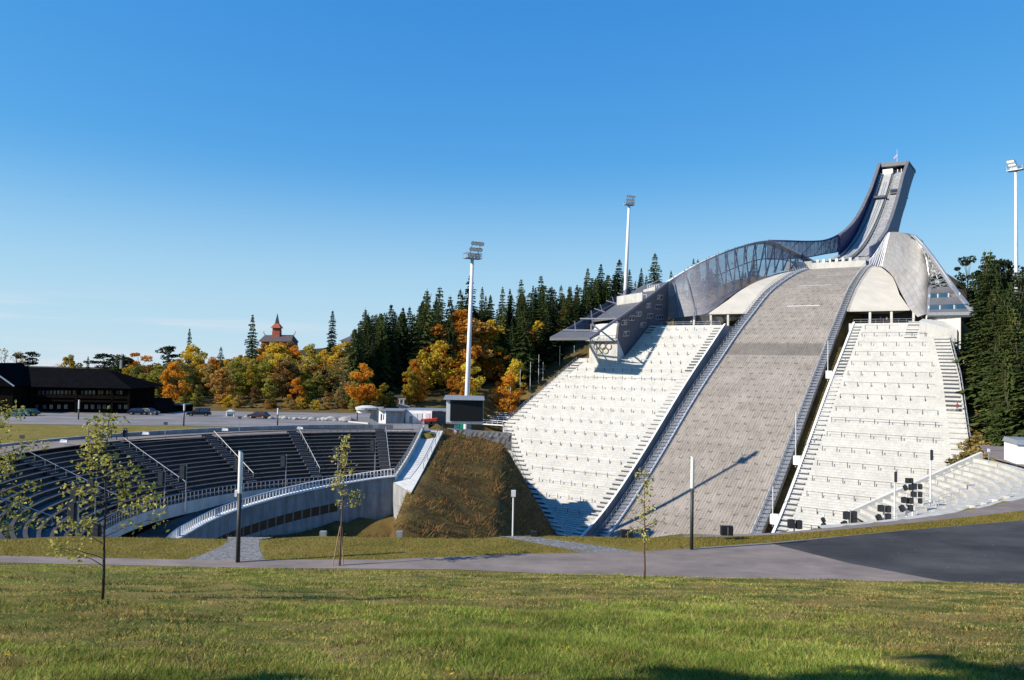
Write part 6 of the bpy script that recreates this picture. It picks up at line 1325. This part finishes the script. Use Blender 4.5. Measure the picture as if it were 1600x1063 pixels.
for q, s, k, lab in ((-27.8, 74.6, 2, 'person in a pale jacket leaning on the left terrace railing'), (-26.6, 74.6, 1, 'person in red at the left terrace railing'), (-23.0, 73.8, 4, 'person in tan on the left terrace, left of the pale one'), (-21.9, 74.6, 2, 'person in a pale top in the middle of the left terrace'), (-19.2, 74.3, 3, 'person in grey at the right end of the left terrace'), (24.8, 74.6, 0, 'person in navy at the right terrace railing'), (26.3, 74.4, 4, 'person in tan beside the navy one on the right terrace')):
    person(lab, H(q, s, zf), random.uniform(0, 6), k)
s_ = 112.9; person('person in red walking up the stair at the outer edge of the right stand', H(45.6, s_, prof(s_)+2.42), R(-34), 1, 1.05)
# ------------------------------------------------------------------ GRASS (uncountable)
def blade_mat(name):
    m, nt, b = nodes(name); L = nt.links; out = nt.nodes['Material Output']
    at = N(nt, 'ShaderNodeVertexColor', layer_name='tint'); d = N(nt, 'ShaderNodeBsdfDiffuse'); t = N(nt, 'ShaderNodeBsdfTranslucent'); mx = N(nt, 'ShaderNodeMixShader'); mx.inputs[0].default_value = .3
    L.new(at.outputs[0], d.inputs[0]); L.new(at.outputs[0], t.inputs[0]); L.new(d.outputs[0], mx.inputs[1]); L.new(t.outputs[0], mx.inputs[2]); L.new(mx.outputs[0], out.inputs[0]); nt.nodes.remove(b); return m
M['blade'] = blade_mat('grass_blades')
def blades(name, X, Y_, Z, hgt, wid_, tint, seed, leanf=.45):
    r = np.random.default_rng(seed); n = len(X); a = r.uniform(0, 6.283, n); l = r.normal(0, leanf, (n, 2))*hgt[:, None]
    B = np.stack([X, Y_, Z-.02], 1); w = np.stack([np.cos(a)*wid_, np.sin(a)*wid_, np.zeros(n)], 1)
    tip = B+np.stack([l[:, 0], l[:, 1], hgt], 1)
    V = np.stack([B-w, B+w, tip], 1).reshape(-1, 3); me = mesh_np(name, V, np.arange(3*n).reshape(-1, 3), [M['blade']])
    ca = me.color_attributes.new('tint', 'FLOAT_COLOR', 'POINT'); c = np.ones((n, 3, 4)); c[:, :, :3] = tint[:, None, :]; ca.data.foreach_set('color', c.ravel())
    o = bpy.data.objects.new(name, me); COL.objects.link(o); o['kind'] = 'stuff'; return o
def vnoise(X, Y_, s, seed):
    """cheap smooth value noise"""
    r = np.random.default_rng(seed); T = r.uniform(0, 1, (256, 256)); x = X/s+500; y = Y_/s+500; xi = np.floor(x).astype(int); yi = np.floor(y).astype(int); fx = x-xi; fy = y-yi; fx = fx*fx*(3-2*fx); fy = fy*fy*(3-2*fy)
    g = lambda i, j: T[(xi+i) % 256, (yi+j) % 256]
    return (g(0, 0)*(1-fx)+g(1, 0)*fx)*(1-fy)+(g(0, 1)*(1-fx)+g(1, 1)*fx)*fy
def gz(X, Y_):
    """ground height from the terrain mesh (bilinear)"""
    xi = np.clip(np.searchsorted(xs, X)-1, 0, NX-2); yi = np.clip(np.searchsorted(ys, Y_)-1, 0, NY-2); Zg = verts[:, 2].reshape(NY, NX)
    fx = (X-xs[xi])/(xs[xi+1]-xs[xi]); fy = (Y_-ys[yi])/(ys[yi+1]-ys[yi])
    return (Zg[yi, xi]*(1-fx)+Zg[yi, xi+1]*fx)*(1-fy)+(Zg[yi+1, xi]*(1-fx)+Zg[yi+1, xi+1]*fx)*fy
n = 850000; Yb = 7.5*np.exp(rng.uniform(0, 1, n)*math.log(43.2/7.5)); Xb = rng.uniform(-1, 1, n)*(.69*Yb+1.5)
pat = .4*vnoise(Xb, Yb, 3.6, 1)+.32*vnoise(Xb, Yb, 1.0, 2)+.28*vnoise(Xb, Yb, .38, 3); pat = np.clip((pat-.32)/.36, 0, 1)
lushx = np.exp(-((Xb-2)/5)**2-((Yb-15)/7)**2)*.45+.18*vnoise(Xb, Yb, 8, 7)+.25*np.clip((28-Yb)/20, 0, 1)*np.clip(-Xb/10+.6, 0, 1)
pat = np.clip(pat+lushx*.8-.36-np.clip((Xb-6)/14, 0, .35), 0, 1)
keep = rng.uniform(0, 1, n) < (.25+.75*pat); Xb, Yb, pat = Xb[keep], Yb[keep], pat[keep]; n = len(Xb)
dryc = np.array([.64, .46, .18]); grn = np.array([.135, .225, .032]); olv = np.array([.37, .335, .075]); rn = rng.uniform(0, 1, (n, 1))
tint = np.where(rn < .22, dryc, np.where(rn > .62, grn*(.6+.4*pat[:, None])+olv*(.4-.4*pat[:, None]), olv))
tint = tint*(.30+1.5*(vnoise(Xb, Yb, .5, 41)*.6+vnoise(Xb, Yb, 1.7, 42)*.4))[:, None]; tint = tint*(1-pat[:, None]*.55)+grn*pat[:, None]*.55*(.6+.8*vnoise(Xb, Yb, .8, 43))[:, None]; tint = (tint+(dryc-tint)*np.clip(.75-pat[:, None]*1.3, 0, 1))*rng.uniform(.7, 1.25, (n, 1))
blades('grass', Xb, Yb, gz(Xb, Yb), (.018+.036*pat)*rng.uniform(.4, 1.9, n)*(1+Yb/45), .0028+.00032*Yb, tint, 5, .75)
n = 60000; Xs = rng.uniform(-36, 64, n); t_ = rng.uniform(0, 1, n); lo_ = np.interp(Xs, [p[0] for p in PU], [p[1] for p in PU])+.1
hi_ = np.where(Xs < 14, np.interp(Xs, [p[0] for p in RIM[:5]], [p[1] for p in RIM[:5]])-.1, np.interp(Xs, [12, 18, 25.5, 36, 44.5, 56, 66], [53.6, 54.8, 57.8, 62.7, 67.1, 75, 88])-.1)
lo_ = lo_-.1-.22*vnoise(Xs, Xs*0, .8, 31); hi_ = hi_+.12*vnoise(Xs, Xs*0, .7, 32); Ys_ = lo_+t_*(hi_-lo_); ok = hi_ > lo_+.55
gp = ((Xs > -18.0-(46-Ys_)*.1) & (Xs < -14.2-.25*(Ys_-45.4)) & (rng.uniform(0, 1, n) < .97)) | ((np.abs(Xs-(8.5-(Ys_-48.7)*1.9)) < 2.6) & (Xs > -1.5) & (Xs < 8.8) & (rng.uniform(0, 1, n) < .9))
ok &= ~gp; Xs, Ys_ = Xs[ok], Ys_[ok]; n = len(Xs); rn = rng.uniform(0, 1, (n, 1)); pt = vnoise(Xs, Ys_, 2.2, 11)[:, None]
tint = (np.array([.30, .23, .06])*(1-pt*.6)+np.array([.17, .165, .03])*pt*.6)*rng.uniform(.65, 1.2, (n, 1))
blades('grass', Xs, Ys_, gz(Xs, Ys_), rng.uniform(.05, .16, n), np.full(n, .02), tint, 6)
TX = []; TY = []; TH = []; TC = []
for k in range(1500):
    y0 = 7.8*math.exp(random.random()*math.log(43/7.8)); x0 = random.uniform(-1, 1)*(.68*y0+1); big = random.uniform(.6, 1.5); m_ = random.randint(25, 60); g_ = random.choice([(.07, .12, .025), (.09, .12, .03), (.24, .17, .07), (.20, .13, .05), (.06, .10, .025)])
    sp_ = .10*big*(1+y0/25); TX.append(x0+rng.normal(0, sp_*1.6, m_)); TY.append(y0+rng.normal(0, sp_, m_)); TH.append(rng.uniform(.035, .11, m_)*big); TC.append(np.array(g_)*rng.uniform(.7, 1.25, (m_, 1)))
TX, TY, TH = map(np.concatenate, (TX, TY, TH)); TC = np.concatenate(TC); ok = TY < 43.2; TX, TY, TH, TC = TX[ok], TY[ok], TH[ok], TC[ok]
blades('weeds', TX, TY, gz(TX, TY), TH, .006+.0004*TY, TC, 12, .6)
n = 2600; LX_ = rng.uniform(-34, 34, n); LY_ = 8*np.exp(rng.uniform(0, 1, n)*math.log(54/8)); ok = np.abs(LX_) < .7*LY_+1; LX_, LY_ = LX_[ok], LY_[ok]; n = len(LX_)
LZ_ = np.where(LY_ < 43.2, gz(LX_, LY_)+rng.uniform(.02, .06, n), -11.56+rng.uniform(0, .03, n)); s_ = rng.uniform(.018, .04, n); a_ = rng.uniform(0, 6.28, n); tl = rng.uniform(-.6, .6, n)
C_ = np.stack([LX_, LY_, LZ_], 1); u_ = np.stack([np.cos(a_)*s_, np.sin(a_)*s_, tl*s_], 1); v_ = np.stack([-np.sin(a_)*s_*.6, np.cos(a_)*s_*.6, np.zeros(n)], 1)
me = mesh_np('fallen_leaves', np.stack([C_-u_, C_-v_, C_+u_, C_+v_], 1).reshape(-1, 3), np.arange(4*n).reshape(-1, 4), [LM['yellow']]); o = bpy.data.objects.new('fallen_leaves', me); COL.objects.link(o); o['kind'] = 'stuff'
# tall dry grass and weeds on the bank under the screen and on the slopes beside the stands
n = 80000; Xm = rng.uniform(-32, 20, n); Ym = rng.uniform(94, 200, n); dd = np.array([bowl_d(x, y) for x, y in zip(Xm[:n], Ym[:n])]); Zm = gz(Xm, Ym)
ok = (dd > -1.5) & (Zm > -40) & ~((Xm < -11.9) & (Ym > 108)) & ((Xm+10.7)**2+(Ym-88)**2 < 24.8**2) | (dd > -1.5) & (Zm > -40) & (Xm > -11.9); Xm, Ym, Zm = Xm[ok], Ym[ok], Zm[ok]; n = len(Xm); rn = rng.uniform(0, 1, (n, 1)); pt = (.55*vnoise(Xm, Ym, 3, 21)+.45*vnoise(Xm, Ym, 1.1, 22))[:, None]; pt = np.clip((pt-.3)/.4, 0, 1)
tint = np.where(rn < .62, np.array([.25, .125, .05]), np.where(rn < .82, np.array([.20, .145, .045]), np.array([.10, .11, .03])))*(.30+1.25*pt)*rng.uniform(.6, 1.2, (n, 1))
blades('weeds', Xm, Ym, Zm, rng.uniform(.15, .62, n)*(.35+1.2*pt[:, 0]), np.full(n, .05), tint, 8, .8)
n = 16000; q_ = rng.uniform(50, 62, n); s2 = rng.uniform(84, 140, n); P = np.array([tuple(H(a, c, 0)) for a, c in zip(q_, s2)]); Zr = gz(P[:, 0], P[:, 1])
tint = np.array([.20, .12, .035])*rng.uniform(.5, 1.3, (n, 1)); blades('weeds', P[:, 0], P[:, 1], Zr, rng.uniform(.2, .8, n), np.full(n, .06), tint, 9, .5)
# ------------------------------------------------------------------ light and sky
SUN = Vector((-.945, -.325, .65)).normalized()
el = math.asin(SUN.z); az = math.atan2(SUN.x, SUN.y)
W = bpy.data.worlds.new('World'); S.world = W; W.use_nodes = True; nt = W.node_tree; L = nt.links
bg = nt.nodes['Background']; st = nt.nodes.new('ShaderNodeTexSky'); st.sky_type = 'NISHITA'; st.sun_disc = False
st.sun_elevation = el; st.sun_rotation = az; st.altitude = 300; st.air_density = 1.0; st.dust_density = .0; st.ozone_density = 2.5
tc = nt.nodes.new('ShaderNodeTexCoord'); mp = nt.nodes.new('ShaderNodeMapping'); mp.inputs['Location'].default_value = (0, 0, .022); L.new(tc.outputs['Generated'], mp.inputs[0]); L.new(mp.outputs[0], st.inputs[0])
hs = nt.nodes.new('ShaderNodeHueSaturation'); hs.inputs['Saturation'].default_value = 1.25; hs.inputs['Value'].default_value = 1.0
ml = nt.nodes.new('ShaderNodeMixRGB'); ml.blend_type = 'MULTIPLY'; ml.inputs[0].default_value = 1; ml.inputs[2].default_value = (.80, 1.0, 1.10, 1)
L.new(st.outputs[0], hs.inputs['Color']); L.new(hs.outputs[0], ml.inputs[1]); K = .13*1.464; sp = nt.nodes.new('ShaderNodeSeparateColor'); cb = nt.nodes.new('ShaderNodeCombineColor'); L.new(ml.outputs[0], sp.inputs[0])
for i, (e, s_) in enumerate(((1.0, .75), (.66, .665), (.32, .81))):      # slightly compressed sky brightness towards the horizon
    a = nt.nodes.new('ShaderNodeMath'); a.operation = 'MULTIPLY'; a.inputs[1].default_value = K; L.new(sp.outputs[i], a.inputs[0])
    c = nt.nodes.new('ShaderNodeMath'); c.operation = 'POWER'; c.inputs[1].default_value = e; L.new(a.outputs[0], c.inputs[0])
    d = nt.nodes.new('ShaderNodeMath'); d.operation = 'MULTIPLY'; d.inputs[1].default_value = s_/K; L.new(c.outputs[0], d.inputs[0]); L.new(d.outputs[0], cb.inputs[i])
# a faint streak of high cloud low in the sky
m2 = nt.nodes.new('ShaderNodeMapping'); m2.inputs['Scale'].default_value = (2.2, 2.2, 34); m2.inputs['Rotation'].default_value = (0, R(2.5), 0); L.new(tc.outputs['Generated'], m2.inputs[0])
nz = nt.nodes.new('ShaderNodeTexNoise'); nz.inputs['Scale'].default_value = 1.6; nz.inputs['Detail'].default_value = 8; L.new(m2.outputs[0], nz.inputs['Vector'])
sx = nt.nodes.new('ShaderNodeSeparateXYZ'); L.new(tc.outputs['Generated'], sx.inputs[0])
def mr(src, a, b, c, d):
    n = nt.nodes.new('ShaderNodeMapRange'); n.interpolation_type = 'SMOOTHSTEP'
    for k, v in enumerate((a, b, c, d)): n.inputs[k+1].default_value = v
    L.new(src, n.inputs[0]); return n.outputs[0]
def mul(a, b):
    n = nt.nodes.new('ShaderNodeMath'); n.operation = 'MULTIPLY'; L.new(a, n.inputs[0]); L.new(b, n.inputs[1]); return n.outputs[0]
hl = mr(sx.outputs[2], .26, .03, 0, .70)
mh = nt.nodes.new('ShaderNodeMixRGB'); L.new(hl, mh.inputs[0]); L.new(cb.outputs[0], mh.inputs[1]); mh.inputs[2].default_value = (2.63, 3.78, 4.5, 1)
fac = mul(mul(mr(nz.outputs['Fac'], .48, .72, 0, .55), mr(sx.outputs[2], .085, .03, 0, 1)), mr(sx.outputs[0], -.1, -.45, 0, 1))
mxc = nt.nodes.new('ShaderNodeMixRGB'); L.new(fac, mxc.inputs[0]); L.new(mh.outputs[0], mxc.inputs[1]); mxc.inputs[2].default_value = (4.4, 4.3, 4.6, 1)
L.new(mxc.outputs[0], bg.inputs[0]); bg.inputs[1].default_value = .13
sl = bpy.data.lights.new('sun', 'SUN'); sl.energy = 5.0; sl.angle = R(.53); sl.color = (1, .92, .79)
so = bpy.data.objects.new('sun', sl); COL.objects.link(so); so.rotation_euler = (-SUN).to_track_quat('-Z', 'Y').to_euler(); so.location = (-200, 0, 200)
V = S.view_settings; V.view_transform = 'Standard'; V.look = 'None'; V.gamma = 1; V.exposure = .55; V.use_curve_mapping = False
S.cycles.max_bounces = 6; S.cycles.diffuse_bounces = 3; S.cycles.transparent_max_bounces = 16; S.cycles.caustics_reflective = False; S.cycles.caustics_refractive = False
